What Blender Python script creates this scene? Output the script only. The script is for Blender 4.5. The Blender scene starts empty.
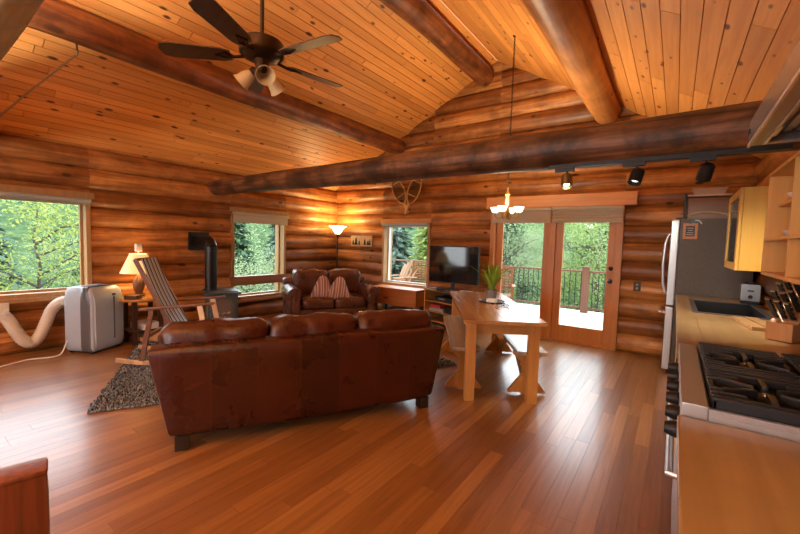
import bpy, bmesh, math, random
from mathutils import Vector, Matrix, noise
random.seed(7)
SC = bpy.context.scene
COL = SC.collection
PI = math.pi
R = math.radians

# ------------------------------------------------------------------ objects
def tag(o, label=None, cat=None, group=None, kind=None):
    if label: o['label'] = label
    if cat: o['category'] = cat
    if group: o['group'] = group
    if kind: o['kind'] = kind
    return o

def thing(name, label, cat, loc=(0, 0, 0), rz=0, group=None):
    o = bpy.data.objects.new(name, None)
    COL.objects.link(o)
    o.empty_display_size = .1
    o.location = loc
    o.rotation_euler = (0, 0, rz)
    return tag(o, label, cat, group)

def copy_tree(o, parent=None):
    c = o.copy()
    COL.objects.link(c)
    if parent: c.parent = parent
    for ch in list(o.children):
        copy_tree(ch, c)
    return c

def V(*a): return Vector(a)

class MB:
    def __init__(s):
        s.bm = bmesh.new()
        s.uv = s.bm.loops.layers.uv.new('UVMap')
    def _add(s, verts, faces):
        vs = [s.bm.verts.new(v) for v in verts]
        out = []
        for f in faces:
            try: out.append(s.bm.faces.new([vs[i] for i in f]))
            except ValueError: pass
        return out
    def box(s, c, d, rot=None, bev=0, seg=2):
        b = bmesh.new()
        bmesh.ops.create_cube(b, size=1)
        for v in b.verts: v.co = Vector((v.co.x*d[0], v.co.y*d[1], v.co.z*d[2]))
        if bev:
            bmesh.ops.bevel(b, geom=b.edges[:], offset=bev, segments=seg, profile=.6, affect='EDGES')
        M = Matrix.Translation(c) @ (rot.to_4x4() if rot else Matrix.Identity(4))
        s.merge(b, M)
        return s
    def bb(s, x0, x1, y0, y1, z0, z1, bev=0):
        return s.box(((x0+x1)/2, (y0+y1)/2, (z0+z1)/2), (x1-x0, y1-y0, z1-z0), None, bev)
    def merge(s, b, M=Matrix.Identity(4)):
        b.verts.ensure_lookup_table(); b.verts.index_update()
        s._add([M @ v.co for v in b.verts], [[v.index for v in f.verts] for f in b.faces])
        b.free()
    def bar(s, p0, p1, w, h, bev=.004, up=V(0, 0, 1)):
        p0 = Vector(p0); p1 = Vector(p1)
        d = p1-p0; L = d.length; y = d.normalized()
        x = y.cross(up)
        if x.length < 1e-4: x = V(1, 0, 0)
        x.normalize(); z = x.cross(y)
        M = Matrix((x, y, z)).transposed()
        return s.box((p0+p1)/2, (w, L, h), M, min(bev, w*.3, h*.3))
    def tube(s, pts, rad, n=10, caps=True, closed=False):
        pts = [Vector(p) for p in pts]
        N = len(pts)
        rads = rad if isinstance(rad, (list, tuple)) else [rad]*N
        prev = None; rings = []
        verts = []
        for i, p in enumerate(pts):
            if closed: t = pts[(i+1) % N]-pts[i-1]
            else: t = pts[min(i+1, N-1)]-pts[max(i-1, 0)]
            if t.length < 1e-9: t = V(0, 0, 1)
            t.normalize()
            if prev is None:
                a = V(0, 0, 1) if abs(t.z) < .9 else V(1, 0, 0)
                x = t.cross(a).normalized()
            else:
                x = prev-t*prev.dot(t)
                x.normalize()
            prev = x
            y = t.cross(x)
            for k in range(n):
                a = 2*PI*k/n
                verts.append(p+(x*math.cos(a)+y*math.sin(a))*rads[i])
        faces = []
        for i in range(N if closed else N-1):
            j = (i+1) % N
            for k in range(n):
                faces.append((i*n+k, i*n+(k+1) % n, j*n+(k+1) % n, j*n+k))
        if caps and not closed:
            faces.append(tuple(range(n))[::-1])
            faces.append(tuple((N-1)*n+k for k in range(n)))
        s._add(verts, faces)
        return s
    def cyl(s, p0, p1, r0, r1=None, n=16):
        return s.tube([p0, p1], [r0, r0 if r1 is None else r1], n)
    def lathe(s, prof, c=(0, 0, 0), n=24, M=None, cap=True):
        c = Vector(c); verts = []; faces = []
        for r, z in prof:
            for k in range(n):
                a = 2*PI*k/n
                v = V(r*math.cos(a), r*math.sin(a), z)
                if M: v = M @ v
                verts.append(c+v)
        for i in range(len(prof)-1):
            for k in range(n):
                faces.append((i*n+k, i*n+(k+1) % n, (i+1)*n+(k+1) % n, (i+1)*n+k))
        if cap:
            if prof[0][0] > 1e-4: faces.append(tuple(range(n))[::-1])
            if prof[-1][0] > 1e-4: faces.append(tuple((len(prof)-1)*n+k for k in range(n)))
        s._add(verts, faces)
        return s
    def prism(s, poly, a, b, plane='XZ', bev=0, seg=3):
        """poly in a plane, extruded along the third axis from a to b"""
        bm = bmesh.new()
        def P(u, v, w):
            return {'XZ': (u, w, v), 'YZ': (w, u, v), 'XY': (u, v, w)}[plane]
        lo = [bm.verts.new(P(u, v, a)) for u, v in poly]
        hi = [bm.verts.new(P(u, v, b)) for u, v in poly]
        n = len(poly)
        bm.faces.new(lo); bm.faces.new(hi[::-1])
        for i in range(n): bm.faces.new((lo[i], hi[i], hi[(i+1) % n], lo[(i+1) % n]))
        bmesh.ops.recalc_face_normals(bm, faces=bm.faces[:])
        if bev:
            es = [e for e in bm.edges if len(e.link_faces) == 2 and e.calc_face_angle(0) > .6]
            bmesh.ops.bevel(bm, geom=es, offset=bev, segments=seg, profile=.6, affect='EDGES')
        s.merge(bm)
        return s
    def rbox(s, c, d, r, n=10, M=None, fn=None):
        """rounded, densely gridded box; fn(point in -1..1, point) -> point"""
        bm = bmesh.new()
        bmesh.ops.create_cube(bm, size=2)
        bmesh.ops.subdivide_edges(bm, edges=bm.edges[:], cuts=n, use_grid_fill=True)
        h = Vector(d)/2
        inn = Vector((max(h.x-r, 1e-4), max(h.y-r, 1e-4), max(h.z-r, 1e-4)))
        for v in bm.verts:
            u = v.co.copy()
            p = Vector((u.x*h.x, u.y*h.y, u.z*h.z))
            q = Vector([max(-inn[i], min(inn[i], p[i])) for i in range(3)])
            e = p-q
            if e.length > 1e-6:
                # keep the thickness in each direction
                p = q+e.normalized()*r if max(abs(e[i])/max(h[i]-inn[i], 1e-6) for i in range(3)) > .999 else q+e
            if fn: p = fn(u, p)
            v.co = p
        T = Matrix.Translation(c)
        if M: T = T @ M.to_4x4()
        s.merge(bm, T)
        return s
    def build(s, name, mat, parent=None, smooth=True, ang=40, loc=None):
        bmesh.ops.recalc_face_normals(s.bm, faces=s.bm.faces[:])
        me = bpy.data.meshes.new(name)
        s.bm.to_mesh(me); s.bm.free()
        for m in (mat if isinstance(mat, (list, tuple)) else [mat]): me.materials.append(m)
        if smooth:
            for p in me.polygons: p.use_smooth = True
            try: me.set_sharp_from_angle(angle=R(ang))
            except Exception: pass
        o = bpy.data.objects.new(name, me)
        COL.objects.link(o)
        if parent: o.parent = parent
        if loc: o.location = loc
        if smooth and ang < 70:
            wn = o.modifiers.new('weighted', 'WEIGHTED_NORMAL'); wn.keep_sharp = True; wn.weight = 60
        return o

# ------------------------------------------------------------------ materials
class NT:
    def __init__(s, name):
        s.m = bpy.data.materials.new(name)
        s.m.use_nodes = True
        s.t = s.m.node_tree
        s.b = s.t.nodes['Principled BSDF']
        s.out = s.t.nodes['Material Output']
    def n(s, typ, **kw):
        x = s.t.nodes.new(typ)
        for k, v in kw.items():
            if k == 'inp':
                for a, b in v.items():
                    if hasattr(b, 'is_output') or isinstance(b, bpy.types.NodeSocket): s.t.links.new(b, x.inputs[a])
                    else: x.inputs[a].default_value = b
            else: setattr(x, k, v)
        return x
    def link(s, a, b): s.t.links.new(a, b)
    def coord(s, kind='Object', scale=(1, 1, 1), rot=(0, 0, 0)):
        c = s.n('ShaderNodeTexCoord')
        m = s.n('ShaderNodeMapping', inp={'Vector': c.outputs[kind], 'Scale': scale, 'Rotation': rot})
        return m.outputs[0]
    def noise(s, vec, scale, detail=4, rough=.55, dist=0):
        return s.n('ShaderNodeTexNoise', inp={'Vector': vec, 'Scale': scale, 'Detail': detail, 'Roughness': rough, 'Distortion': dist}).outputs['Fac']
    def ramp(s, fac, stops):
        r = s.n('ShaderNodeValToRGB')
        el = r.color_ramp.elements
        while len(el) < len(stops): el.new(.5)
        for e, (p, c) in zip(el, stops):
            e.position = p
            e.color = (c, c, c, 1) if not isinstance(c, (tuple, list)) else (*c, 1)
        s.link(fac, r.inputs[0])
        return r.outputs[0]
    def mix(s, fac, a, b, mode='MIX'):
        x = s.n('ShaderNodeMix', data_type='RGBA', blend_type=mode)
        for sock, val in ((x.inputs[0], fac), (x.inputs[6], a), (x.inputs[7], b)):
            if isinstance(val, bpy.types.NodeSocket): s.link(val, sock)
            elif isinstance(val, (tuple, list)): sock.default_value = (*val, 1)
            else: sock.default_value = val if sock == x.inputs[0] else (val, val, val, 1)
        return x.outputs[2]
    def math(s, op, a, b=0, clamp=False):
        x = s.n('ShaderNodeMath', operation=op, use_clamp=clamp)
        for i, v in enumerate((a, b)):
            if isinstance(v, bpy.types.NodeSocket): s.link(v, x.inputs[i])
            else: x.inputs[i].default_value = v
        return x.outputs[0]
    def rand(s): return s.n('ShaderNodeNewGeometry').outputs['Random Per Island']
    def set(s, **kw):
        for k, v in kw.items():
            k = {'col': 'Base Color', 'rough': 'Roughness', 'metal': 'Metallic', 'spec': 'Specular IOR Level', 'coat': 'Coat Weight',
                 'coatr': 'Coat Roughness', 'emit': 'Emission Color', 'es': 'Emission Strength', 'sheen': 'Sheen Weight', 'alpha': 'Alpha',
                 'trans': 'Transmission Weight', 'ior': 'IOR'}[k]
            if isinstance(v, bpy.types.NodeSocket): s.link(v, s.b.inputs[k])
            elif isinstance(v, tuple): s.b.inputs[k].default_value = (*v, 1)
            else: s.b.inputs[k].default_value = v
        return s
    def bump(s, h, strength=.3, dist=.01):
        b = s.n('ShaderNodeBump', inp={'Height': h, 'Strength': strength, 'Distance': dist})
        s.link(b.outputs[0], s.b.inputs['Normal'])

def plain(name, col, rough=.5, metal=0, spec=.5, var=.12, nscale=9, bump=0, **kw):
    t = NT(name)
    v = t.coord()
    f = t.noise(v, nscale, 4)
    lo = tuple(c*(1-var) for c in col); hi = tuple(min(1, c*(1+var)) for c in col)
    t.set(col=t.mix(f, lo, hi), rough=rough, metal=metal, spec=spec, **kw)
    if bump: t.bump(t.noise(v, nscale*12, 3), bump, .004)
    return t.m

def wood(name, dark, light, axis=0, kind='Object', grain=26, along=1.6, rough=.45, knots=0, coat=0, var=.35, spec=.4, kcol=(.09, .03, .012), blotch=0,
         streak=.55, bump=.15, knot_scale=(2.0, 7.0)):
    t = NT(name)
    sc = [grain]*3; sc[axis] = along
    if kind == 'UV': sc = [along, grain, 1]
    v = t.coord(kind, tuple(sc))
    rnd = t.rand()
    off = t.n('ShaderNodeVectorMath', operation='ADD')
    t.link(v, off.inputs[0])
    cx = t.n('ShaderNodeCombineXYZ', inp={'X': t.math('MULTIPLY', rnd, 37.), 'Y': t.math('MULTIPLY', rnd, 91.), 'Z': t.math('MULTIPLY', rnd, 53.)})
    t.link(cx.outputs[0], off.inputs[1])
    v = off.outputs[0]
    g = t.noise(v, 1, 5, .6, .6)
    g = t.ramp(g, [(.5-streak/2, 0.), (.5+streak/2, 1.)])
    c = t.mix(g, dark, light)
    f = t.math('ADD', t.math('MULTIPLY', rnd, var*2), 1-var)
    c = t.mix(1., c, t.n('ShaderNodeCombineColor', inp={0: f, 1: t.math('POWER', f, 1.25), 2: t.math('POWER', f, 1.4)}).outputs[0], 'MULTIPLY')
    if blotch:
        b = t.coord(kind, (1, 1, 1))
        bf = t.ramp(t.noise(b, 3.2, 5, .62, .3), [(.40, 0.), (.62, 1.)])
        c = t.mix(t.math('MULTIPLY', bf, blotch), c, tuple(x*.28 for x in dark))
    if knots:
        ks = [knot_scale[1]]*3; ks[axis] = knot_scale[0]
        if kind == 'UV': ks = [knot_scale[0], knot_scale[1], 1]
        kv = t.coord(kind, tuple(ks))
        vo = t.n('ShaderNodeTexVoronoi', inp={'Vector': kv, 'Scale': 1., 'Randomness': 1.})
        keep = t.math('GREATER_THAN', t.n('ShaderNodeSeparateColor', inp={0: vo.outputs['Color']}).outputs[0], 1-knots)
        sz = t.math('MULTIPLY', t.n('ShaderNodeSeparateColor', inp={0: vo.outputs['Color']}).outputs[1], .15)
        d = t.math('SUBTRACT', vo.outputs['Distance'], sz)
        k = t.ramp(d, [(.0, 1.), (.05, .75), (.11, 0.)])
        c = t.mix(t.math('MULTIPLY', k, keep), c, kcol)
    t.set(col=c, rough=rough, spec=spec, coat=coat, coatr=.2)
    if bump: t.bump(g, bump, .003)
    return t.m

def emit(name, col, strength, base=(1, 1, 1)):
    t = NT(name)
    t.set(col=base, rough=.4, emit=col, es=strength)
    return t.m

def glassy(name, tint=(1, 1, 1), refl=.5):
    """window glass: see-through with a Fresnel reflection"""
    t = NT(name)
    tr = t.n('ShaderNodeBsdfTransparent', inp={'Color': (*tint, 1)})
    gl = t.n('ShaderNodeBsdfGlossy', inp={'Color': (.9, .95, 1, 1), 'Roughness': .02})
    fr = t.n('ShaderNodeFresnel', inp={'IOR': 1.45})
    mx = t.n('ShaderNodeMixShader')
    t.link(t.math('MULTIPLY', fr.outputs[0], refl), mx.inputs[0])
    t.link(tr.outputs[0], mx.inputs[1]); t.link(gl.outputs[0], mx.inputs[2])
    t.link(mx.outputs[0], t.out.inputs[0])
    return t.m

def leather(name, dark, light, panels=False):
    t = NT(name)
    v = t.coord()
    n1 = t.noise(v, 4, 3, .5)
    c = t.mix(t.ramp(n1, [(.25, 0.), (.75, 1.)]), dark, light)
    if panels:
        sx = t.n('ShaderNodeSeparateXYZ', inp={0: t.coord('Object', (3.4, 1, 1))})
        fl = t.math('FLOOR', t.math('ADD', sx.outputs[0], 50.5))
        wn = t.n('ShaderNodeTexWhiteNoise', noise_dimensions='1D', inp={'W': fl})
        c = t.mix(t.math('MULTIPLY', wn.outputs[0], .85), c, tuple(x*.45 for x in dark))
        fr = t.math('FRACT', t.math('ADD', sx.outputs[0], 50.5))
        e = t.math('ABSOLUTE', t.math('SUBTRACT', fr, .5))
        seam = t.ramp(e, [(.485, 0.), (.497, 1.)])
        c = t.mix(t.math('MULTIPLY', seam, .5), c, tuple(min(1, x*1.5+.01) for x in light))
    t.set(col=c, rough=t.math('ADD', t.math('MULTIPLY', n1, .25), .17), spec=.5)
    w = t.noise(t.coord('Object', (1, 1, 1)), 9, 6, .6, 1.2)
    t.bump(t.math('ADD', w, t.math('MULTIPLY', t.noise(v, 160, 2), .12)), .28, .018)
    return t.m

def striped(name, cols, freq, axis=0, rough=.85):
    t = NT(name)
    sx = t.n('ShaderNodeSeparateXYZ', inp={0: t.coord('Object')})
    f = t.math('FRACT', t.math('ADD', t.math('MULTIPLY', sx.outputs[axis], freq), 40.25))
    r = t.n('ShaderNodeValToRGB'); r.color_ramp.interpolation = 'CONSTANT'
    el = r.color_ramp.elements
    while len(el) < len(cols): el.new(.5)
    for e, (p, c) in zip(el, cols): e.position = p; e.color = (*c, 1)
    t.link(f, r.inputs[0])
    t.set(col=r.outputs[0], rough=rough, spec=.2)
    t.bump(t.noise(t.coord(), 260, 2), .2, .002)
    return t.m

def leafmat(name, dark, light, trans=.35):
    t = NT(name)
    c = t.mix(t.rand(), dark, light)
    big = t.noise(t.coord('Object'), .9, 3)
    c = t.mix(t.ramp(big, [(.35, 0.), (.65, .5)]), c, tuple(min(1, x*1.35) for x in light))
    d = t.n('ShaderNodeBsdfDiffuse', inp={'Color': c})
    tl = t.n('ShaderNodeBsdfTranslucent', inp={'Color': c})
    mx = t.n('ShaderNodeMixShader', inp={0: trans})
    t.link(d.outputs[0], mx.inputs[1]); t.link(tl.outputs[0], mx.inputs[2])
    t.link(mx.outputs[0], t.out.inputs[0])
    return t.m

LD, LL = (.21, .064, .015), (.60, .26, .075)
M = {}
M['logx'] = wood('log_along_x', LD, LL, 0, grain=16, along=1.1, rough=.40, knots=.5, var=.38, blotch=.42, kcol=(.04, .014, .006), knot_scale=(3.2, 6), streak=.36, bump=.3)
M['logy'] = wood('log_along_y', LD, LL, 1, grain=16, along=1.1, rough=.40, knots=.5, var=.38, blotch=.42, kcol=(.04, .014, .006), knot_scale=(3.2, 6), streak=.36, bump=.3)
M['beamx'] = wood('dark_beam_x', (.05, .02, .009), (.26, .11, .045), 0, grain=22, along=1.3, rough=.5, var=.1, blotch=.8, streak=.36, bump=.4, knots=.4, knot_scale=(3, 6))
M['beamy'] = wood('dark_beam_y', (.13, .038, .013), (.38, .13, .04), 1, grain=14, along=1.1, rough=.45, var=.12, blotch=.6, streak=.36, bump=.3, knots=.4, knot_scale=(3, 6))
M['purl'] = wood('orange_purlin', (.34, .115, .032), (.66, .29, .085), 1, grain=12, along=.9, rough=.42, var=.1, blotch=.3, streak=.4, bump=.25, knots=.4, knot_scale=(3, 6))
M['pale'] = wood('pale_peeled_log', (.34, .29, .17), (.60, .54, .38), 0, grain=8, along=.8, rough=.5, var=.05, blotch=.35, knots=.5, knot_scale=(2, 4))
M['pine'] = wood('ceiling_pine', (.64, .25, .055), (.87, .40, .11), 0, 'UV', grain=22, along=1.2, rough=.46, knots=.75, var=.17, coat=0, bump=.05, knot_scale=(4.5, 9.5), kcol=(.12, .035, .01))
M['floor'] = wood('floor_planks', (.18, .077, .023), (.33, .150, .046), 0, 'UV', grain=40, along=2, rough=.36, var=.26, coat=.42, bump=0, spec=.5)
M['trim'] = wood('orange_trim', (.50, .20, .052), (.70, .32, .10), 0, grain=24, along=1.4, rough=.4, var=.08)
M['trimz'] = wood('orange_trim_upright', (.48, .19, .05), (.68, .31, .10), 2, grain=24, along=1.4, rough=.4, var=.08)
M['winwood'] = wood('window_pine', (.32, .18, .07), (.48, .30, .13), 2, grain=24, along=1.4, rough=.45, var=.1)
M['rail'] = wood('brown_rail_wood', (.20, .085, .03), (.36, .17, .07), 1, grain=18, along=1.4, rough=.45, var=.05)
M['cabinet'] = wood('yellow_cabinet_pine', (.64, .36, .05), (.80, .50, .10), 2, grain=20, along=1.0, rough=.4, var=.07)
M['shelfw'] = wood('shelf_pine', (.60, .29, .062), (.78, .44, .125), 2, grain=18, along=1., rough=.4, var=.07, knots=.25)
M['counter'] = wood('maple_counter', (.27, .165, .064), (.42, .285, .125), 1, grain=13, along=.8, rough=.33, var=.05, coat=.2, blotch=.18)
M['table'] = wood('table_fir', (.33, .145, .038), (.50, .26, .08), 1, grain=18, along=1., rough=.24, var=.12, coat=.25)
M['tablez'] = wood('table_fir_upright', (.42, .18, .045), (.62, .32, .095), 2, grain=18, along=1., rough=.36, var=.12)
M['benchtop'] = wood('bench_grey_sheen', (.33, .27, .2), (.54, .47, .37), 1, grain=18, along=1., rough=.26, var=.1)  # grey wood, lightened with window sheen put into the colour
M['redwood'] = wood('red_post', (.09, .026, .012), (.23, .07, .03), 2, grain=30, along=.8, rough=.32, var=.04, streak=.4)
M['darkwood'] = wood('dark_furniture_wood', (.045, .02, .01), (.11, .05, .025), 2, grain=20, along=1.5, rough=.4)
M['rockwood'] = wood('rocker_brown', (.17, .065, .025), (.30, .13, .05), 1, grain=24, along=2, rough=.38)
M['rockpale'] = wood('rocker_pale', (.50, .34, .19), (.68, .5, .31), 2, grain=24, along=2, rough=.45)
M['block'] = wood('knife_block_wood', (.42, .20, .085), (.60, .34, .15), 2, grain=22, along=1.5, rough=.4)
M['chest'] = wood('orange_bench_pine', (.46, .15, .04), (.62, .24, .07), 0, grain=16, along=1, rough=.36, knots=.3)
M['deckchair'] = wood('cedar_chair', (.24, .12, .05), (.36, .2, .09), 2, grain=20, along=1.4, rough=.6)
M['deckrail'] = wood('deck_rail_wood', (.11, .045, .025), (.19, .085, .045), 2, grain=18, along=1.2, rough=.6)
M['deck'] = wood('pale_deck_boards', (.48, .45, .42), (.66, .64, .61), 0, grain=12, along=1, rough=.6, var=.06)
M['leather'] = leather('brown_leather', (.046, .0088, .0036), (.082, .0165, .006))
M['leatherb'] = leather('brown_leather_panels', (.048, .0085, .0031), (.078, .0140, .0045), True)
M['leather2'] = leather('loveseat_leather', (.075, .026, .014), (.15, .055, .03))
M['foot'] = plain('dark_foot', (.025, .014, .01), .4)
M['black'] = plain('black_plastic', (.012, .012, .013), .4, spec=.3)
M['blackmetal'] = plain('black_metal', (.018, .017, .017), .32, .4)
M['iron'] = plain('cast_iron', (.024, .027, .032), .33, .35, bump=.15, nscale=14)
M['stove'] = plain('stove_enamel', (.085, .115, .12), .35, .2, bump=.1)
M['steel'] = plain('brushed_steel', (.56, .56, .56), .28, 1., var=.06)
M['steelw'] = plain('steel_pale', (.46, .47, .48), .33, .55, var=.05)
M['fridge'] = plain('fridge_side', (.085, .066, .052), .34, .25, var=.35, nscale=60, bump=.6)
M['bronze'] = plain('oiled_bronze', (.035, .022, .015), .33, .7)
M['gold'] = plain('antique_gold', (.55, .34, .1), .33, .9)
M['chain'] = plain('dark_chain', (.05, .03, .018), .4, .7)
M['amber'] = NT('amber_glass').set(col=(.62, .43, .22), rough=.3, trans=.25, ior=1.3).m
M['blade'] = wood('fan_blade_walnut', (.05, .032, .026), (.10, .07, .058), 0, grain=20, along=1.5, rough=.4)
M['white'] = plain('white_plastic', (.68, .68, .66), .4, var=.04)
M['acgrey'] = plain('ac_light_grey', (.34, .41, .48), .38, var=.06)
M['acdark'] = plain('ac_dark_grey', (.085, .088, .098), .32, var=.06)
M['hose'] = plain('hose_cream', (.62, .58, .49), .5, var=.06)
M['cord'] = plain('cord_white', (.72, .68, .6), .5)
M['blind'] = plain('blind_fabric', (.50, .46, .35), .85, var=.08, bump=.2, nscale=30)
M['blindg'] = plain('blind_grey', (.34, .37, .36), .7, var=.06)
M['shade'] = emit('lamp_shade_lit', (1., .56, .2), .8, (.8, .6, .35))
M['lampglass'] = emit('lamp_glass_lit', (1., .85, .6), 7)
M['chandglass'] = emit('chandelier_glass_lit', (1., .9, .72), 1.8)
M['spot'] = emit('spot_lit', (1., .92, .75), 14)
M['spotdim'] = emit('spot_face', (1., .95, .85), 1.6)
M['brass'] = plain('spot_brass', (.36, .27, .12), .3, .8)
M['glass'] = glassy('window_glass', (.97, .985, .98), .10)
M['cabglass'] = glassy('cabinet_glass', (.72, .74, .72), .9)
M['clear'] = glassy('clear_tub', (.80, .80, .80), 1.)
M['tub'] = plain('milky_plastic', (.62, .46, .38), .3, alpha=.5)
M['screen'] = NT('tv_screen').set(col=(.006, .006, .007), rough=.06, spec=.6).m
M['bezel'] = plain('tv_bezel', (.006, .006, .006), .2, spec=.35)
M['stoveglass'] = NT('stove_glass').set(col=(.17, .15, .13), rough=.25, spec=.5).m
M['pot'] = plain('grey_pot', (.16, .15, .145), .5)
M['saucer'] = plain('dark_blue_dish', (.02, .028, .05), .25)
M['leaf'] = leafmat('plant_leaf', (.12, .28, .03), (.42, .62, .10), .35)
M['red'] = plain('red_case', (.45, .03, .025), .4)
M['greycase'] = plain('grey_case', (.26, .29, .32), .4)
M['paper'] = plain('paper', (.74, .72, .67), .7, var=.03)
M['bread'] = plain('breadbox_bronze', (.17, .10, .062), .36, .2)
M['breadlip'] = plain('breadbox_lip', (.46, .34, .2), .35, .1)
M['magnet'] = plain('magnet_orange', (.50, .22, .09), .6, var=.45, nscale=70)
M['navy'] = plain('magnet_navy', (.018, .03, .07), .6)
M['pale2'] = plain('magnet_lettering', (.5, .48, .36), .6)
M['teal'] = plain('magnet_teal', (.08, .2, .22), .5)
M['sink'] = plain('sink_composite', (.016, .017, .018), .3)
M['dish'] = plain('dish_white', (.75, .74, .72), .2)
M['sling'] = striped('sling_stripes', [(0, (.03, .035, .06)), (.3, (.52, .60, .70)), (.52, (.05, .065, .12)), (.62, (.6, .66, .74))], 11., 0)
M['pillow'] = striped('pillow_stripes', [(0, (.30, .13, .10)), (.35, (.62, .48, .40)), (.55, (.22, .09, .07)), (.7, (.5, .34, .27))], 11., 0)
M['plaque'] = plain('plaque_wood', (.60, .38, .15), .5)
M['rawhide'] = plain('snowshoe_ash', (.5, .29, .10), .5)
M['web'] = plain('snowshoe_lacing', (.07, .045, .025), .7)
M['bark'] = plain('bark', (.06, .045, .032), .9, bump=.5, nscale=12)
M['firewood'] = plain('cut_wood', (.48, .25, .1), .7)
M['rope'] = plain('cord_tan', (.34, .25, .15), .8)
M['hood'] = plain('hood_steel', (.42, .43, .44), .26, .5, var=.05)
M['hoodlip'] = plain('hood_lip', (.33, .345, .36), .4, .1, var=.08)
M['hoodm'] = plain('toaster_steel', (.25, .25, .25), .3, .5, var=.05)
M['filter'] = plain('hood_filter', (.42, .45, .48), .35, .3, nscale=40)
t = NT('rug_pile')
c = t.mix(t.ramp(t.noise(t.coord(), 62, 3, .7), [(.42, 0.), (.58, 1.)]), (.04, .044, .05), (.3, .34, .38))
t.set(col=c, rough=.95, spec=.1); M['rug'] = t.m
t = NT('hillside')
c = t.ramp(t.noise(t.coord(), 1.6, 8, .75), [(.3, (.012, .025, .012)), (.52, (.05, .08, .035)), (.72, (.13, .17, .08))])
t.set(col=c, rough=1., spec=0.); M['hill'] = t.m

# ------------------------------------------------------------------ room constants
XL, XR, YB, YR = -6.13, .74, 6.09, -3.6
RX, RZ, SL, SR = -2.52, 4.40, .512, .58
def roof(x): return RZ-SL*(RX-x) if x < RX else RZ-SR*(x-RX)

def log_run(mb, axis, c0, c1, other, z, r0, r1=None, n=14, wob=.012, clamp=None, seed=0, step=.3):
    """one log along an axis ('x' or 'y'), full round, slightly uneven"""
    if r1 is None: r1 = r0
    k = max(2, int(abs(c1-c0)/step)+1)
    verts = []; faces = []
    for i in range(k+1):
        u = c0+(c1-c0)*i/k
        rr = r0+(r1-r0)*i/k
        dz = noise.noise(V(u*.45, seed*3.1, 0))*wob; dn = noise.noise(V(u*.45, 7.7, seed*2.3))*wob
        for j in range(n):
            a = 2*PI*j/n
            r = rr*(1+.05*noise.noise(V(u*1.3, seed+math.cos(a), math.sin(a))))
            zz = z+dz+r*math.sin(a); oo = other+dn+r*math.cos(a)
            if clamp: zz = max(clamp[0], min(clamp[1], zz))
            verts.append((u, oo, zz) if axis == 'x' else (oo, u, zz))
    for i in range(k):
        for j in range(n):
            faces.append((i*n+j, i*n+(j+1) % n, (i+1)*n+(j+1) % n, (i+1)*n+j))
    faces.append(tuple(range(n))); faces.append(tuple(k*n+j for j in range(n)))
    mb._add(verts, faces)

def log_wall(name, axis, u0, u1, other, openings, mat, top=None, ends=None, pitch=.25, rad=.147):
    mb = MB()
    z = .12; i = 0
    while z < (top if top else 4.6):
        a, b = u0, u1
        if ends:
            e = ends(z-.12)
            if e is None: break
            a, b = max(a, e[0]), min(b, e[1])
        cuts = sorted([a, b]+[q for o in openings for q in o[:2] if a < q < b])
        for p, q in zip(cuts[:-1], cuts[1:]):
            m = (p+q)/2
            op = [o for o in openings if o[0] < m < o[1]]
            zlo, zhi = z-rad-.02, z+rad+.02
            pieces = [(zlo, zhi)]
            for o in op:
                np_ = []
                for (s, e) in pieces:
                    if o[2] > s: np_.append((s, min(e, o[2])))
                    if o[3] < e: np_.append((max(s, o[3]), e))
                pieces = np_
            for (s, e) in pieces:
                if e-s > .02 and e > z-rad*.98 and s < z+rad*.98:
                    log_run(mb, axis, p, q, other, z, rad*(1+.05*math.sin(i*2.3+len(name))), clamp=(s, e), seed=i*1.7+(3 if axis == 'x' else 0), wob=.022)
        z += pitch; i += 1
    o = mb.build(name, mat, ang=50)
    o['kind'] = 'structure'
    return o

D = .10   # depth of the log axis behind the nominal wall face
W1 = (.05, 1.66, .65, 1.86)
W2 = (3.57, 4.68, .35, 1.86)
W3 = (-4.80, -3.68, .57, 1.80)
DO = (-2.44, -.60, 0., 2.08)
log_wall('wall_left', 'y', YR-.3, YB+.35, XL-D, [W1, W2], M['logy'], top=2.62)
def gable(z):
    if z > RZ: return None
    a = RX-(RZ-z)/SL-.1; b = RX+(RZ-z)/SR+.1
    return (a, b)
log_wall('wall_back', 'x', XL-.35, XR+.35, YB+D, [W3, DO], M['logx'], ends=gable)
log_wall('wall_right', 'y', YR-.3, YB+.35, XR+D, [], M['logy'], top=2.55)
log_wall('wall_rear', 'x', XL-.35, XR+.35, YR-D, [(-5.4, -3.2, .8, 2.1), (-2.4, -.2, .8, 2.1)], M['logx'], ends=gable)  # unseen wall, its two openings added to let sky light in

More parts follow.
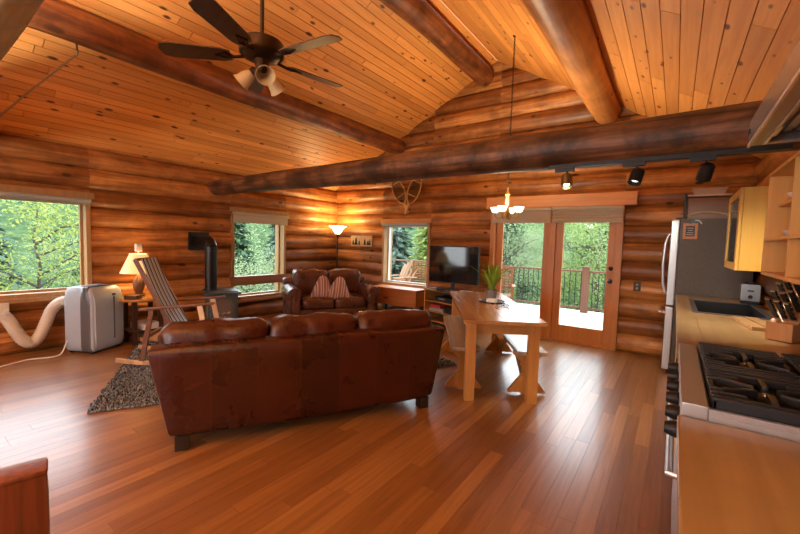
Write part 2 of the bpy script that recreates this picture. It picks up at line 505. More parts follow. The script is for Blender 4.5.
def planks(name, mat, mapf, u0, u1, v0, v1, w, lmin, lmax, gap, depth, nrm):
    """strips along u; mapf(u, v) -> point; nrm points out of the surface"""
    mb = MB(); bm = mb.bm; uv = mb.uv
    rng = random.Random(hash(name) % 1000 if False else 5)
    v = v0; nrm = Vector(nrm)
    while v < v1-1e-4:
        ve = min(v+w, v1)
        u = u0-rng.uniform(0, lmax)
        while u < u1:
            ue = u+rng.uniform(lmin, lmax)
            a, b = max(u, u0), min(ue, u1)
            if b-a > .02:
                g = gap/2
                q = [(a+g, v+g), (b-g, v+g), (b-g, ve-g), (a+g, ve-g)]
                top = [Vector(mapf(*p)) for p in q]
                bot = [p-nrm*depth for p in top]
                tv = [bm.verts.new(p) for p in top]; bv = [bm.verts.new(p) for p in bot]
                fs = [bm.faces.new(tv)]+[bm.faces.new((tv[k], tv[(k+1) % 4], bv[(k+1) % 4], bv[k])) for k in range(4)]
                for f in fs:
                    for l in f.loops:
                        try: k = tv.index(l.vert)
                        except ValueError: k = bv.index(l.vert)
                        l[uv].uv = q[k]
            u = ue
        v = ve
    q = [(u0, v0), (u1, v0), (u1, v1), (u0, v1)]
    for dd in (depth, depth+.08):
        f = bm.faces.new([bm.verts.new(Vector(mapf(*p))-nrm*dd) for p in q])
        for l, p in zip(f.loops, q): l[uv].uv = p
    me = bpy.data.meshes.new(name); bm.to_mesh(me); bm.free(); me.materials.append(mat)
    o = bpy.data.objects.new(name, me); COL.objects.link(o); o['kind'] = 'structure'
    return o
planks('floor', M['floor'], lambda u, v: (v, u, 0), YR-.1, YB+.15, XL-.1, XR+.1, .088, .9, 2.1, .0012, .006, (0, 0, 1))
cl = 1/math.hypot(1, SL); cr = 1/math.hypot(1, SR)
planks('ceiling', M['pine'], lambda u, v: (RX-v*cl, u, RZ-v*SL*cl), YR-.2, YB+.25, 0, (RX-XL+.25)/cl, .105, 1.4, 3.2, .008, .016, (SL*cl, 0, -cl))
planks('ceiling', M['pine'], lambda u, v: (RX+v*cr, u, RZ-v*SR*cr), YR-.2, YB+.25, 0, (XR+.25-RX)/cr, .135, 1.2, 2.6, .007, .016, (-SR*cr, 0, -cr))

# beams and round logs of the roof
def beam(name, axis, a, b, other, z, r0, r1, mat, seed, wob=.03):
    mb = MB(); log_run(mb, axis, a, b, other, z, r0, r1, 22, wob, None, seed, .16)
    o = mb.build(name, mat, ang=60); o['kind'] = 'structure'; return o
beam('trim_1', 'x', XL-.2, XR+.05, 3.30, 2.215, .115, .165, M['beamx'], 2.2)
beam('trim_2', 'y', YR, YB-.02, -4.47, 3.26, .15, .15, M['beamy'], 5.1)
beam('trim_3', 'y', YR, YB-.02, -.88, 3.30, .19, .17, M['purl'], 8.8)
beam('trim_4', 'y', YR, YB-.06, -2.70, 4.19, .17, .15, M['beamy'], 1.4)
beam('trim_5', 'x', XL-.2, XR+.05, .31, 2.54, .225, .20, M['pale'], 6.3)

# ------------------------------------------------------------------ windows and doors
def window(n, axis, o, other, sgn, fmat, extra=None):
    """opening o=(u0,u1,z0,z1); sgn: inward direction along the wall normal"""
    u0, u1, z0, z1 = o
    root = bpy.data.objects.new('window_%d' % n, None); COL.objects.link(root); root['kind'] = 'structure'
    def bx(mb, a, b, lo, hi, d0, d1, bev=.004):
        x0, x1 = sorted((other+sgn*d0, other+sgn*d1))
        if axis == 'x': mb.bb(a, b, x0, x1, lo, hi, bev)
        else: mb.bb(x0, x1, a, b, lo, hi, bev)
    f = MB(); t_ = .05
    bx(f, u0, u0+t_, z0, z1, -.22, .055); bx(f, u1-t_, u1, z0, z1, -.22, .055)
    bx(f, u0+t_, u1-t_, z1-t_, z1, -.22, .055); bx(f, u0+t_, u1-t_, z0, z0+t_, -.22, .055)
    f.build('window_frame', fmat, root)
    h = MB(); bx(h, u0-.035, u1+.035, z1, z1+.075, -.02, .085); h.build('window_header', M['trim'] if axis == 'x' else M['winwood'], root)
    s = MB(); bx(s, u0-.05, u1+.05, z0-.045, z0, -.02, .10); s.build('window_sill', fmat, root)
    g = MB(); bx(g, u0+t_, u1-t_, z0+t_, z1-t_, -.105, -.10, 0); g.build('window_pane', M['glass'], root, False)
    sa = MB(); w = .028
    a, b, lo, hi = u0+t_, u1-t_, z0+t_, z1-t_
    bx(sa, a, a+w, lo, hi, -.13, -.075); bx(sa, b-w, b, lo, hi, -.13, -.075); bx(sa, a+w, b-w, hi-w, hi, -.13, -.075); bx(sa, a+w, b-w, lo, lo+w, -.13, -.075)
    sa.build('sash', M['white'] if n == 3 else fmat, root)
    return root, bx
w1, _ = window(1, 'y', W1, XL, 1, M['winwood'])
w2, bx2 = window(2, 'y', W2, XL, 1, M['winwood'])
r_ = MB(); bx2(r_, W2[0]-.01, W2[1]-.045, .595, .755, -.06, .065, .012); r_.build('cross_rail', M['rail'], w2)
w3, _ = window(3, 'x', W3, YB, -1, M['winwood'])

def blind(label, axis, u0, u1, z0, z1, other, sgn, mat, folds=0, name='roller_blind', cat='blind'):
    m = MB()
    root = thing(name, label, cat, ((u0+u1)/2, other, z1) if axis == 'x' else (other, (u0+u1)/2, z1))
    L = (u1-u0)/2
    def P(u, d, z): return (u, sgn*d, z) if axis == 'x' else (sgn*d, u, z)
    r = .028
    m.tube([P(-L, .045, -r), P(L, .045, -r)], r, 14)
    m.build('roller', mat, root)
    b = MB(); hgt = z1-z0
    prof = []
    N = max(2, folds*6)
    for i in range(N+1):
        q = i/N
        d = .03+(.016*abs(math.sin(q*folds*PI)) if folds else 0)
        prof.append((d, -r-q*(hgt-r)))
    verts = []; faces = []
    for (d, z) in prof:
        for dd in (0, .006):
            verts += [P(-L+.01, d+dd, z), P(L-.01, d+dd, z)]
    for i in range(N):
        a = i*4; c = a+4
        faces += [(a, a+1, c+1, c), (a+2, c+2, c+3, a+3), (a, c, c+2, a+2), (a+1, a+3, c+3, c+1)]
    faces += [(0, 2, 3, 1), (N*4, N*4+1, N*4+3, N*4+2)]
    b._add(verts, faces); b.build('blind_cloth', mat, root)
    h = MB(); p0 = P(0, .036, -hgt); h.tube([P(-L+.01, .036, -hgt), P(L-.01, .036, -hgt)], .008, 8); h.build('hem_bar', mat, root)
    return root
blind('grey rolled-up blind across the top of the big left window', 'y', W1[0]+.0, W1[1]-.01, 1.79, 1.86, XL+.058, 1, M['blindg'])
blind('beige roller blind at the top of the window behind the wood stove', 'y', W2[0]-.0, W2[1]+.01, 1.69, 1.86, XL+.058, 1, M['blind'])
blind('pale roller blind rolled up over the window above the pine bench', 'x', W3[0]+.03, W3[1]-.02, 1.74, 1.80, YB-.058, -1, M['blindg'])

door = bpy.data.objects.new('door_1', None); COL.objects.link(door); door['kind'] = 'structure'
f = MB()
f.bb(-2.50, -2.42, YB-.09, YB+.16, 0, 2.08, .005); f.bb(-.67, -.59, YB-.09, YB+.16, 0, 2.08, .005)
f.bb(-2.42, -.67, YB-.07, YB+.16, 2.02, 2.08, .005); f.bb(-1.56, -1.475, YB-.065, YB+.12, 0.03, 2.02, .005)
f.bb(-2.42, -.67, YB-.06, YB+.16, 0, .03, .003)
f.build('door_frame', M['trimz'], door)
def leaf(x0, x1, y):
    m = MB(); st = .105
    m.bb(x0, x0+st, y-.022, y+.022, .03, 2.02, .004); m.bb(x1-st, x1, y-.022, y+.022, .03, 2.02, .004)
    m.bb(x0+st, x1-st, y-.022, y+.022, 1.90, 2.02, .004); m.bb(x0+st, x1-st, y-.022, y+.022, .03, .25, .004)
    o = m.build('door_leaf', M['trimz'], door)
    g = MB(); g.bb(x0+st, x1-st, y-.004, y+.004, .25, 1.90); g.build('door_pane', M['glass'], o, False)
    return o
leaf(-2.42, -1.56, YB+.02)
dl = leaf(-1.475, -.67, YB+.0)
kb = MB()
kb.lathe([(.032, 0), (.032, .012), (.012, .016), (.012, .04), (.026, .05), (.03, .066), (.022, .08), (0, .083)], (-.72, YB-.022, .96), 18, Matrix.Rotation(PI/2, 3, 'X'))
k1 = kb.build('door_knob', M['blackmetal'], dl); k1['label'] = 'black door knob'
kb = MB(); kb.lathe([(.03, 0), (.03, .014), (.02, .022), (0, .023)], (-.72, YB-.022, 1.14), 18, Matrix.Rotation(PI/2, 3, 'X'))
k2 = kb.build('deadbolt', M['blackmetal'], dl); k2['label'] = 'black deadbolt'
m = MB(); m.bb(-2.56, -.45, YB-.155, YB-.04, 2.01, 2.19, .006); o = m.build('trim_6', M['trim']); o['kind'] = 'structure'
blind('plain olive roller blind at the top of the left glass door panel', 'x', -2.46, -1.53, 1.785, 2.01, YB-.10, -1, M['blind'], 0, 'roller_blind', 'blind')
blind('beige pleated roman shade drawn up over the right glass door', 'x', -1.52, -.59, 1.785, 2.01, YB-.10, -1, M['blind'], 4, 'roman_shade', 'shade')

# ------------------------------------------------------------------ sofas
def wr(amp, fr, seed):
    def fn(u, p):
        n = noise.noise(Vector(p)*fr+V(seed, seed*.7, 0))
        n2 = noise.noise(Vector((p.x*fr*3, p.y*fr*1.2, p.z*fr*.8))+V(seed*2, 0, seed))
        return p+p.normalized()*(n*amp+n2*amp*.5)
    return fn
def puff(d, amt, w, fr, seed):
    def fn(u, p):
        k = (1-u.x*u.x)*(1-u.z*u.z)
        k2 = (1-u.x*u.x)*(1-u.y*u.y)
        q = p.copy()
        q.y += math.copysign(1, u.y)*amt*k*(abs(u.y) > .5)
        q.z += math.copysign(1, u.z)*amt*.7*k2*(abs(u.z) > .5)
        n = noise.noise(Vector((p.x*fr, p.y*fr, p.z*fr))+V(seed, 0, seed*.5))
        c = noise.noise(Vector((p.x*fr*4, p.y*fr*2, p.z*fr))+V(seed*3, 1, 0))
        return q+q.normalized()*(n*w+c*w*.6)
    return fn
def make_sofa(name, label, cat, L, n, loc, rz, lm, bm_, armw=.22, dep=.95, backz=.74, cushz=.86, sheer=.94, roll=True, seatz=.46, legin=(.18, .09)):
    root = thing(name, label, cat, loc, rz)
    y0, y1 = -dep/2, dep/2
    def taper(u, p):
        k = (p.z+(backz-.09)/2)/(backz-.09)
        f_ = sheer+(1-sheer)*min(1, max(0, k))
        bow = .02*(1-u.x*u.x)*(1 if u.y < 0 else 0)
        return V(p.x*f_, p.y-bow, p.z+.012*noise.noise(V(p.x*2, 0, 0)))
    b = MB(); b.rbox((0, y0+.11, (backz+.09)/2), (L, .22, backz-.09), .05, 14, None, taper)
    b.build('back_frame', bm_, root, ang=60)
    b = MB(); b.rbox((0, .05, .20), (L-2*armw+.06, dep-.16, .20), .03, 8); b.build('base', lm, root)
    for s in (-1, 1):
        a = MB(); cx = s*(L/2-armw*.55)
        if roll:
            cx = s*(L/2-armw*.5)
            prof = []
            a.rbox((cx-s*.01, .09, .32), (armw*.72, dep-.2, .46), .04, 8)
            # the roll: a tilted rounded cylinder along the arm, flaring outwards
            zc = .545
            rr = armw*.56
            pts = [(cx+s*.02, y0+.18+(dep-.2)*i/10, zc+.012*math.sin(i/10*PI)) for i in range(11)]
            a.tube(pts, [rr*.96]*9+[rr*1.0, rr*.9], 22)
        else:
            def at(u, p, cx=cx):
                k = min(1, max(0, (p.z+.26)/.52))
                return V((cx+p.x)*(sheer+(1-sheer)*k)-cx-s*.02, p.y, p.z)
            a.rbox((cx, .03, .35), (armw, dep-.12, .5), .07, 9, None, at)
        ao = a.build('arm', lm, root, ang=60)
        fr = MB()
        if roll: fr.lathe([(rr*.8, 0), (rr*.8, .012), (rr*.7, .02), (0, .022)], (cx+s*.02, y1-.035, zc), 22, Matrix.Rotation(-PI/2, 3, 'X')); fr.build('arm_panel', lm, ao)
        else: fr.free() if hasattr(fr, 'free') else None
    W = (L-2*armw)/n
    for i in range(n):
        cx = -L/2+armw+W*(i+.5)
        c = MB(); d = (W-.006, dep-.32, .19)
        c.rbox((cx, .12, seatz-.085+.0), d, .06, 12, None, puff(d, .025, .012, 6, i*3.1+L)); c.build('seat_cushion', lm, root, ang=80)
    Wb = (L-.10)/n if not roll else (L-2*armw*.7)/n
    for i in range(n):
        cx = -Wb*n/2+Wb*(i+.5)
        c = MB(); d = (Wb-.004, .26, cushz-seatz+.02)
        rot = Matrix.Rotation(R(-8), 3, 'X')
        c.rbox((cx, y0+.27, (cushz+seatz)/2+.005), d, .075, 18, rot, puff(d, .022, .022, 7, i*2.3+L*1.7)); c.build('back_cushion', lm, root, ang=80)
    for sx in (-1, 1):
        for sy in (-1, 1):
            l = MB(); l.box((sx*(L/2-legin[0]), sy*(dep/2-legin[1]), .05), (.085, .085, .1), None, .006); l.build('leg', M['foot'], root)
    return root
A60 = R(60.5)
sofa = make_sofa('sofa', 'big brown leather three-seat sofa standing with its back to the camera', 'sofa', 2.22, 3,
                 (-2.11-.475*math.sin(A60), 1.945+.475*math.cos(A60), 0), A60, M['leather'], M['leatherb'], dep=.95, backz=.70, cushz=.79, roll=False, armw=.2, sheer=.89, legin=(.20, .055))
love = make_sofa('loveseat', 'brown leather two-seat loveseat with rolled arms in the log corner', 'sofa', 1.50, 2, (-4.87, 4.68, 0), R(240),
                 M['leather2'], M['leather2'], armw=.21, dep=.92, backz=.76, cushz=.88, sheer=.97)
def pillow(label, off, rz, tilt, roll_):
    c = MB(); 
    def fn(u, p):
        k = max(0, 1-max(abs(u.x), abs(u.z))**2.2)
        nar = 1-.74*((u.z+1)/2)**1.25
        return V(p.x*nar, math.copysign(.006+.085*k**.6, u.y) if abs(u.y) > .5 else p.y*.1, p.z*(1+.12*(1-abs(u.x))))
    c.rbox((0, 0, 0), (.44, .16, .37), .02, 12, None, fn)
    o = c.build('throw_pillow', M['pillow'], None, ang=80)
    tag(o, label, 'pillow', 'striped pillows on the loveseat')
    Mx = love.matrix_basis
    o.location = Matrix.Translation(love.location) @ Matrix.Rotation(R(240), 4, 'Z') @ Vector(off)
    o.rotation_mode = 'XYZ'
    o.rotation_euler = Matrix.Rotation(R(240)+rz, 3, 'Z').to_4x4().to_euler()
    o.matrix_basis = Matrix.Translation(o.location) @ Matrix.Rotation(R(240)+rz, 4, 'Z') @ Matrix.Rotation(tilt, 4, 'X') @ Matrix.Rotation(roll_, 4, 'Y')
    return o
pillow('left striped brown and cream throw pillow leaning on the loveseat', (.16, .20, .63), R(4), R(16), R(-4))
pillow('right striped brown and cream throw pillow leaning on the loveseat', (-.10, .26, .615), R(-6), R(20), R(-9))

# ------------------------------------------------------------------ rug
rg = thing('area_rug', 'shaggy grey and black rug under the sofa and rocking chair', 'rug', (-3.68, .95, 0), R(61))
m = MB(); m.rbox((1.725, 1.1, .011), (3.45, 2.2, .02), .008, 4)
m.build('rug_backing', M['rug'], rg)
m = MB(); rng = random.Random(3)
for i in range(36000):
    x = rng.uniform(0.0, 3.45); y = rng.uniform(0, 2.2)
    if x > .95 and y > .0 and y < .9 and x < 2.55 and rng.random() < .6: continue
    h = rng.uniform(.010, .02); a = rng.uniform(0, 2*PI); w = rng.uniform(.003, .006); l = rng.uniform(-.012, .012)
    dx, dy = math.cos(a)*w, math.sin(a)*w
    m._add([(x-dx, y-dy, .018), (x+dx, y+dy, .018), (x+dx*.7+l, y+dy*.7+l, .018+h), (x-dx*.7+l, y-dy*.7-l, .018+h)], [(0, 1, 2, 3)])
t = NT('rug_tufts'); t.set(col=t.ramp(t.rand(), [(.2, (.03, .034, .04)), (.45, (.15, .17, .19)), (.85, (.40, .45, .50))]), rough=.95, spec=.1)
me_o = m.build('pile', t.m, rg, False); me_o['kind'] = 'stuff'

# ------------------------------------------------------------------ dining table and benches
TA = R(32)
TC = (-1.70, 4.08)
tb = thing('dining_table', 'long fir dining table with square posts by the glass doors', 'table', (TC[0], TC[1], 0), TA)
m = MB()
for i in range(4):
    x = -.36+.18*i
    m.bb(x+.0007, x+.1793, -1.02, 1.02, .725, .76, .003)
m.build('tabletop', M['table'], tb)
m = MB(); m.bb(-.30, .30, -.90, -.865, .62, .725, .003); m.bb(-.30, .30, .865, .90, .62, .725, .003)
m.bb(-.30, -.272, -.865, .865, .62, .725, .003); m.bb(.272, .30, -.865, .865, .62, .725, .003); m.build('apron', M['tablez'], tb)
for sx in (-1, 1):
    for sy in (-1, 1):
        m = MB(); m.bb(sx*.28-.045, sx*.28+.045, sy*.90-.045, sy*.90+.045, 0, .725, .005); m.build('leg', M['tablez'], tb)
m = MB(); m.bar((.0, -.87, .60), (.0, .87, .60), .035, .07); m.build('stretcher', M['tablez'], tb)

def bench(label, off, ln=1.75):
    c, s = math.cos(TA), math.sin(TA)
    r = thing('bench', label, 'bench', (TC[0]+off[0]*c-off[1]*s, TC[1]+off[0]*s+off[1]*c, 0), TA, 'benches of the dining table')
    m = MB(); m.bb(-.135, .135, -ln/2, ln/2, .42, .455, .004); m.build('seat', M['benchtop'], r)
    m = MB(); m.bb(-.02, .02, -ln/2+.14, ln/2-.14, .33, .42, .003); m.build('rail', M['tablez'], r)
    for sy in (-1, 1):
        y = sy*(ln/2-.16)
        m = MB(); m.bb(-.05, .05, y-.02, y+.02, 0.0, .42, .003); lg = m.build('leg', M['tablez'], r)
        for sx in (-1, 1):
            m = MB(); m.prism([(sx*.05, .02), (sx*.175, .02), (sx*.175, .035), (sx*.05, .20)], y-.02, y+.02, 'XZ'); m.build('foot_gusset', M['tablez'], lg)
            m = MB(); m.prism([(sx*.05, .42), (sx*.14, .42), (sx*.14, .39), (sx*.05, .31)], y-.02, y+.02, 'XZ'); m.build('seat_bracket', M['tablez'], lg)
    for sy in (-1, 1):
        m = MB(); m.bar((0, sy*(ln/2-.17), .06), (0, sy*.15, .37), .03, .09); m.build('brace', M['tablez'], r)
    return r
bench('low wooden bench on the sofa side of the dining table', (-.31, -.02), 1.58)
bench('low wooden bench on the glass door side of the dining table', (.29, .0), 1.72)

# plant, dish, glasses on the table
def rot2(x, y): return (TC[0]+x*math.cos(TA)-y*math.sin(TA), TC[1]+x*math.sin(TA)+y*math.cos(TA))
px, py = -1.70, 4.22
d = thing('plant_tray', 'dark oval tray under the potted plant on the dining table', 'tray', (px, py, .76))
m = MB(); m.lathe([(0, .002), (.135, .002), (.15, .012), (.146, .014), (.13, .007), (0, .007)], n=30); m.build('dish', M['saucer'], d)
m = MB(); m.bb(-.02, .09, -.12, -.05, .0085, .05, .003); m.build('card', M['paper'], d)
p = thing('potted_plant', 'leafy green houseplant in a small grey pot on the dining table', 'plant', (px-.01, py+.0, .769))
m = MB(); m.lathe([(.052, 0), (.068, .11), (.072, .112), (.072, .135), (.064, .135), (.06, .115), (0, .115)], n=24); m.build('pot', M['pot'], p)
m = MB(); rng = random.Random(9)
for i in range(64):
    a = rng.uniform(0, 2*PI); ln = rng.uniform(.18, .36); tilt = rng.uniform(.05, .55); w = rng.uniform(.010, .019)
    pr = None; verts = []; faces = []
    for k in range(7):
        q = k/6
        tl = tilt*(.35+.95*q)
        rr = .02+ln*q*math.sin(tl); zz = .11+ln*q*math.cos(tl*.9)
        ww = w*(math.sin(PI*min(1, .12+q*.88))**.7)
        dx, dy = math.cos(a), math.sin(a)
        for s in (-1, 0, 1):
            verts.append((dx*rr-dy*ww*s, dy*rr+dx*ww*s, zz+(.006 if s else 0)))
    for k in range(6):
        for j in range(2): faces.append((k*3+j, k*3+j+1, k*3+j+4, k*3+j+3))
    m._add(verts, faces)
lo = m.build('leaves', M['leaf'], p, ang=180)
g = thing('eyeglasses', 'dark folded eyeglasses lying on the dining table', 'glasses', (-1.46, 3.93, .762), R(25))
for s in (-1, 1):
    m = MB(); m.tube([(s*.035+.027*math.cos(a), .02*math.sin(a)*.2, .018+.018*math.sin(a)) for a in [2*PI*i/16 for i in range(16)]], .0028, 6, closed=True); m.build('rim', M['black'], g)
    m = MB(); m.tube([(s*.062, 0, .02), (s*.06, .04, .012), (-s*.03, .05+.006*s, .006)], .003, 6); m.build('temple', M['black'], g)
m = MB(); m.tube([(-.009, 0, .022), (0, 0, .026), (.009, 0, .022)], .0026, 6); m.build('bridge', M['black'], g)

# ------------------------------------------------------------------ TV stand and TV
SA = R(-16)
ts = thing('tv_stand', 'open shelved wooden TV stand between window bench and dining table', 'TV stand', (-3.02, 5.66, 0), SA)
W_, Dp, Hh = .78, .46, .66
m = MB(); m.bb(-W_/2-.015, W_/2+.015, -Dp/2-.01, Dp/2, Hh-.03, Hh, .004); m.build('top', M['table'], ts)
for s in (-1, 1):
    m = MB(); m.bb(s*(W_/2-.011)-.011, s*(W_/2-.011)+.011, -Dp/2, Dp/2, 0, Hh-.03, .002); m.build('side_panel', M['tablez'], ts)
for z in (.12, .28, .45):
    m = MB(); m.bb(-W_/2+.022, W_/2-.022, -Dp/2+.005, Dp/2-.01, z-.01, z+.01, .002); m.build('shelf', M['table'], ts)
m = MB(); m.bb(-W_/2+.022, W_/2-.022, Dp/2-.01, Dp/2, .06, Hh-.03); m.build('back_panel', M['darkwood'], ts)
def on_stand(x, y, z): 
    v = Matrix.Rotation(SA, 3, 'Z') @ V(x, y, 0); return (-3.02+v.x, 5.66+v.y, z)
d = thing('disc_player', 'flat black disc player on the upper shelf of the TV stand', 'player', on_stand(.03, -.03, .46), SA)
m = MB(); m.bb(-.22, .22, -.14, .14, .006, .075, .004); m.build('case', M['black'], d)
m = MB(); m.bb(-.12, .02, -.143, -.14, .035, .055); m.build('display', M['greycase'], d)
for s in (-1, 1):
    m = MB(); m.cyl((s*.18, -.08, 0), (s*.18, -.08, .006), .015); m.build('foot', M['black'], d)
for i, (x, w, h, mt, lb) in enumerate([(-.2, .24, .09, 'red', 'red cased box set on the lower shelf of the TV stand'), (-.03, .0, 0, None, None)]):
    if not mt: continue
    o = MB().bb(-w/2, w/2, -.1, .1, 0, .05, .003).build('media_case', M[mt]); o.location = on_stand(x+.05, -.1, .345); o.rotation_euler = (0, 0, SA)
    tag(o, lb, 'case')
o = MB().bb(-.17, .17, -.1, .1, 0, .055, .003).build('media_case', M['greycase']); o.location = on_stand(-.12, -.1, .29); o.rotation_euler = (0, 0, SA); tag(o, 'grey case beneath the red one on the TV stand shelf', 'case')
o = MB().bb(-.09, .09, -.1, .1, 0, .11, .004).build('speaker_box', M['black']); o.location = on_stand(.19, -.1, .29); o.rotation_euler = (0, 0, SA); tag(o, 'small black box at the right of the TV stand lower shelf', 'box')
tv = thing('television', 'black flat screen television standing on the wooden TV stand', 'television', (-2.92, 5.56, Hh), R(-4))
m = MB(); m.box((0, 0, .425), (.93, .05, .60), None, .012); m.build('bezel', M['bezel'], tv)
m = MB(); m.bb(-.445, .445, -.0275, -.0255, .155, .71); m.build('screen', M['screen'], tv, False)
m = MB(); m.cyl((0, .0, .02), (0, .0, .14), .035); m.build('neck', M['black'], tv)
m = MB(); m.box((0, 0, .011), (.42, .21, .022), None, .008); m.build('base', M['bezel'], tv)
d = thing('set_top_box', 'small black set top box in front of the television base', 'box', (-2.94, 5.36, Hh), R(-10))
m = MB(); m.bb(-.15, .15, -.06, .06, 0.0, .045, .004); m.build('case', M['black'], d)
m = MB(); m.bb(.03, .12, -.062, -.06, .012, .03); m.build('display', M['stoveglass'], d)
o = MB().bb(-.1, .1, -.07, .07, 0, .03, .003).build('paper_box', M['paper']); o.location = (-2.62, 5.42, Hh); o.rotation_euler = (0, 0, R(10)); tag(o, 'flat white box at the right end of the TV stand top', 'box')
o = MB().box((0, 0, .009), (.13, .045, .018), None, .004).build('remote_control', M['greycase']); o.location = on_stand(-.3, -.12, Hh); o.rotation_euler = (0, 0, R(20)); tag(o, 'grey remote control at the left end of the TV stand top', 'remote')

# window bench
wb = thing('window_bench', 'orange pine bench with a deep apron under the back wall window', 'bench', (-4.17, 5.78, 0))
m = MB(); m.bb(-.50, .53, -.2, .2, .545, .58, .004); m.build('seat', M['chest'], wb)
m = MB(); m.bb(-.49, .52, -.19, -.165, .27, .545, .003); m.bb(-.49, -.465, -.165, .19, .27, .545, .003); m.bb(.495, .52, -.165, .19, .27, .545, .003); m.build('apron', M['chest'], wb)
for sx in (-1, 1):
    for sy in (-1, 1):
        m = MB(); m.bb(sx*.43-.03, sx*.43+.03, sy*.15-.03, sy*.15+.03, 0, .54, .004); m.build('leg', M['darkwood'], wb)

# ------------------------------------------------------------------ lamps
fl = thing('floor_lamp', 'black pole floor lamp with a lit white bowl in the log corner', 'lamp', (-5.72, 5.70, 0))
m = MB(); m.lathe([(.15, 0), (.15, .015), (.06, .03), (.015, .05), (0, .05)]); m.build('base', M['blackmetal'], fl)
m = MB(); m.cyl((0, 0, .04), (0, 0, 1.6), .013); m.build('pole', M['blackmetal'], fl)
m = MB(); m.lathe([(.045, 1.56), (.075, 1.60), (.12, 1.68), (.185, 1.72), (.18, 1.722), (.11, 1.685), (.06, 1.61), (.03, 1.585)], n=28, cap=False); m.build('shade', M['lampglass'], fl)
m = MB(); m.lathe([(.013, 1.5), (.03, 1.53), (.05, 1.57), (.03, 1.58), (0, 1.58)]); m.build('socket', M['blackmetal'], fl)

et = thing('end_table', 'small dark end table with pale top between heater and stove', 'table', (-5.72, 2.10, 0))
m = MB(); m.lathe([(0, .57), (.31, .57), (.32, .58), (.32, .595), (.31, .605), (0, .605)], n=32); m.build('tabletop', M['table'], et)
for a in range(4):
    x, y = .21*math.cos(R(45+90*a)), .21*math.sin(R(45+90*a))
    m = MB(); m.bb(x-.025, x+.025, y-.025, y+.025, 0, .57, .004); m.build('leg', M['darkwood'], et)
m = MB(); m.bb(-.2, .2, -.2, .2, .17, .19, .003); m.build('shelf', M['darkwood'], et)
tl = thing('table_lamp', 'lit table lamp with cream cone shade on the end table', 'lamp', (-5.78, 2.08, .605))
m = MB(); m.lathe([(.075, 0), (.075, .02), (.04, .04), (.06, .10), (.075, .17), (.05, .25), (.018, .29), (.014, .34), (0, .34)], n=24); m.build('base', M['darkwood'], tl)
m = MB(); m.lathe([(.21, .31), (.10, .565)], n=32, cap=False); m.lathe([(.098, .565), (.208, .31)], n=32, cap=False); m.build('lamp_shade', M['shade'], tl)
m = MB(); m.bb(-.035, .035, -.035, .035, .60, .70, .004); m.cyl((0, 0, .33), (0, 0, .6), .006); m.build('finial', M['paper'], tl)
o = MB().box((0, 0, .025), (.16, .1, .05), None, .006).build('dark_box', M['darkwood']); o.location = (-5.56, 1.93, .605); o.rotation_euler = (0, 0, .5); tag(o, 'small dark box in front of the lamp on the end table', 'box')
o = MB().box((0, 0, .04), (.3, .22, .08), None, .004).build('paper_stack', M['paper']); o.location = (-5.68, 2.12, .19); o.rotation_euler = (0, 0, .2); tag(o, 'stack of papers on the lower shelf of the end table', 'papers')
b = MB(); b.cyl((-.2, 0, 0), (.2, .03, 0), .075, .07, 14); o = b.build('firewood_log', M['firewood']); o.location = (-5.62, 2.12, .077); o.rotation_euler = (0, 0, R(20)); tag(o, 'short cut log lying on the floor below the end table', 'log')

# ------------------------------------------------------------------ portable air conditioner
AA = R(125)
ac = thing('air_conditioner', 'grey portable air conditioner on the floor under the left window', 'air conditioner', (-5.73, 1.585, 0), R(30))
def acf(u, p):
    k = max(0, (p.z+.39)/.78-.72)/.28
    return V(p.x-(.05*k*k if p.x > 0 else -.02*k*k), p.y*(1-.04*k*k), p.z)
m = MB(); m.rbox((0, 0, .405), (.40, .46, .77), .06, 12, None, acf); m.build('body', M['acgrey'], ac, ang=60)
m = MB(); m.rbox((.095, 0, .405), (.165, .47, .775), .045, 10, None, acf); m.build('side_band', M['acdark'], ac, ang=60)
m = MB(); m.rbox((.192, 0, .42), (.035, .40, .66), .015, 8, None, lambda u, p: V(p.x-.05*max(0, (u.z-.5)*2)**2, p.y, p.z)); fp = m.build('front_panel', M['steelw'] if False else M['acgrey'], ac, ang=60)
m = MB(); m.bb(.206, .214, .045, .06, .14, .66, .002); m.build('vent_slot', M['acdark'], fp)
m = MB(); m.bb(.206, .213, .03, .075, .67, .70, .002); m.build('control', M['acdark'], fp)
for sx in (-1, 1):
    for sy in (-1, 1):
        m = MB(); m.cyl((sx*.14, sy*.17-.015, .025), (sx*.14, sy*.17+.015, .025), .025); m.build('caster', M['black'], ac)
# exhaust hose: ribbed
hs = thing('exhaust_hose', 'cream ribbed exhaust hose looping from the air conditioner to the window', 'hose', (-5.95, 1.2, 0))
ctrl = [V(.12, .27, .56), V(.06, .18, .60), V(.02, .10, .585), V(0, .03, .50), V(0, -.03, .34), V(0, -.09, .20), V(0, -.15, .145), V(0, -.22, .19), V(-.01, -.28, .31), V(-.02, -.33, .43), V(-.03, -.38, .50)]
def cat(P, n):
    out = []
    Q = [P[0]*2-P[1]]+P+[P[-1]*2-P[-2]]
    for i in range(1, len(Q)-2):
        for k in range(n):
            t_ = k/n; a, b, c, d_ = Q[i-1], Q[i], Q[i+1], Q[i+2]
            out.append(.5*((2*b)+(c-a)*t_+(2*a-5*b+4*c-d_)*t_*t_+(3*b-a-3*c+d_)*t_**3))
    out.append(P[-1]); return out
pts = cat(ctrl, 12)
m = MB(); m.tube(pts, [.060+.004*math.sin(i*PI*.75) for i in range(len(pts))], 18); m.build('hose', M['hose'], hs, ang=80)
m = MB(); m.cyl(ctrl[0], ctrl[0]+V(.04, .05, -.03), .07, .07, 18); m.build('collar', M['white'], hs)
m = MB(); m.box((-.09, -.43, .54), (.07, .24, .16), None, .015); m.build('window_adapter', M['hose'], hs)
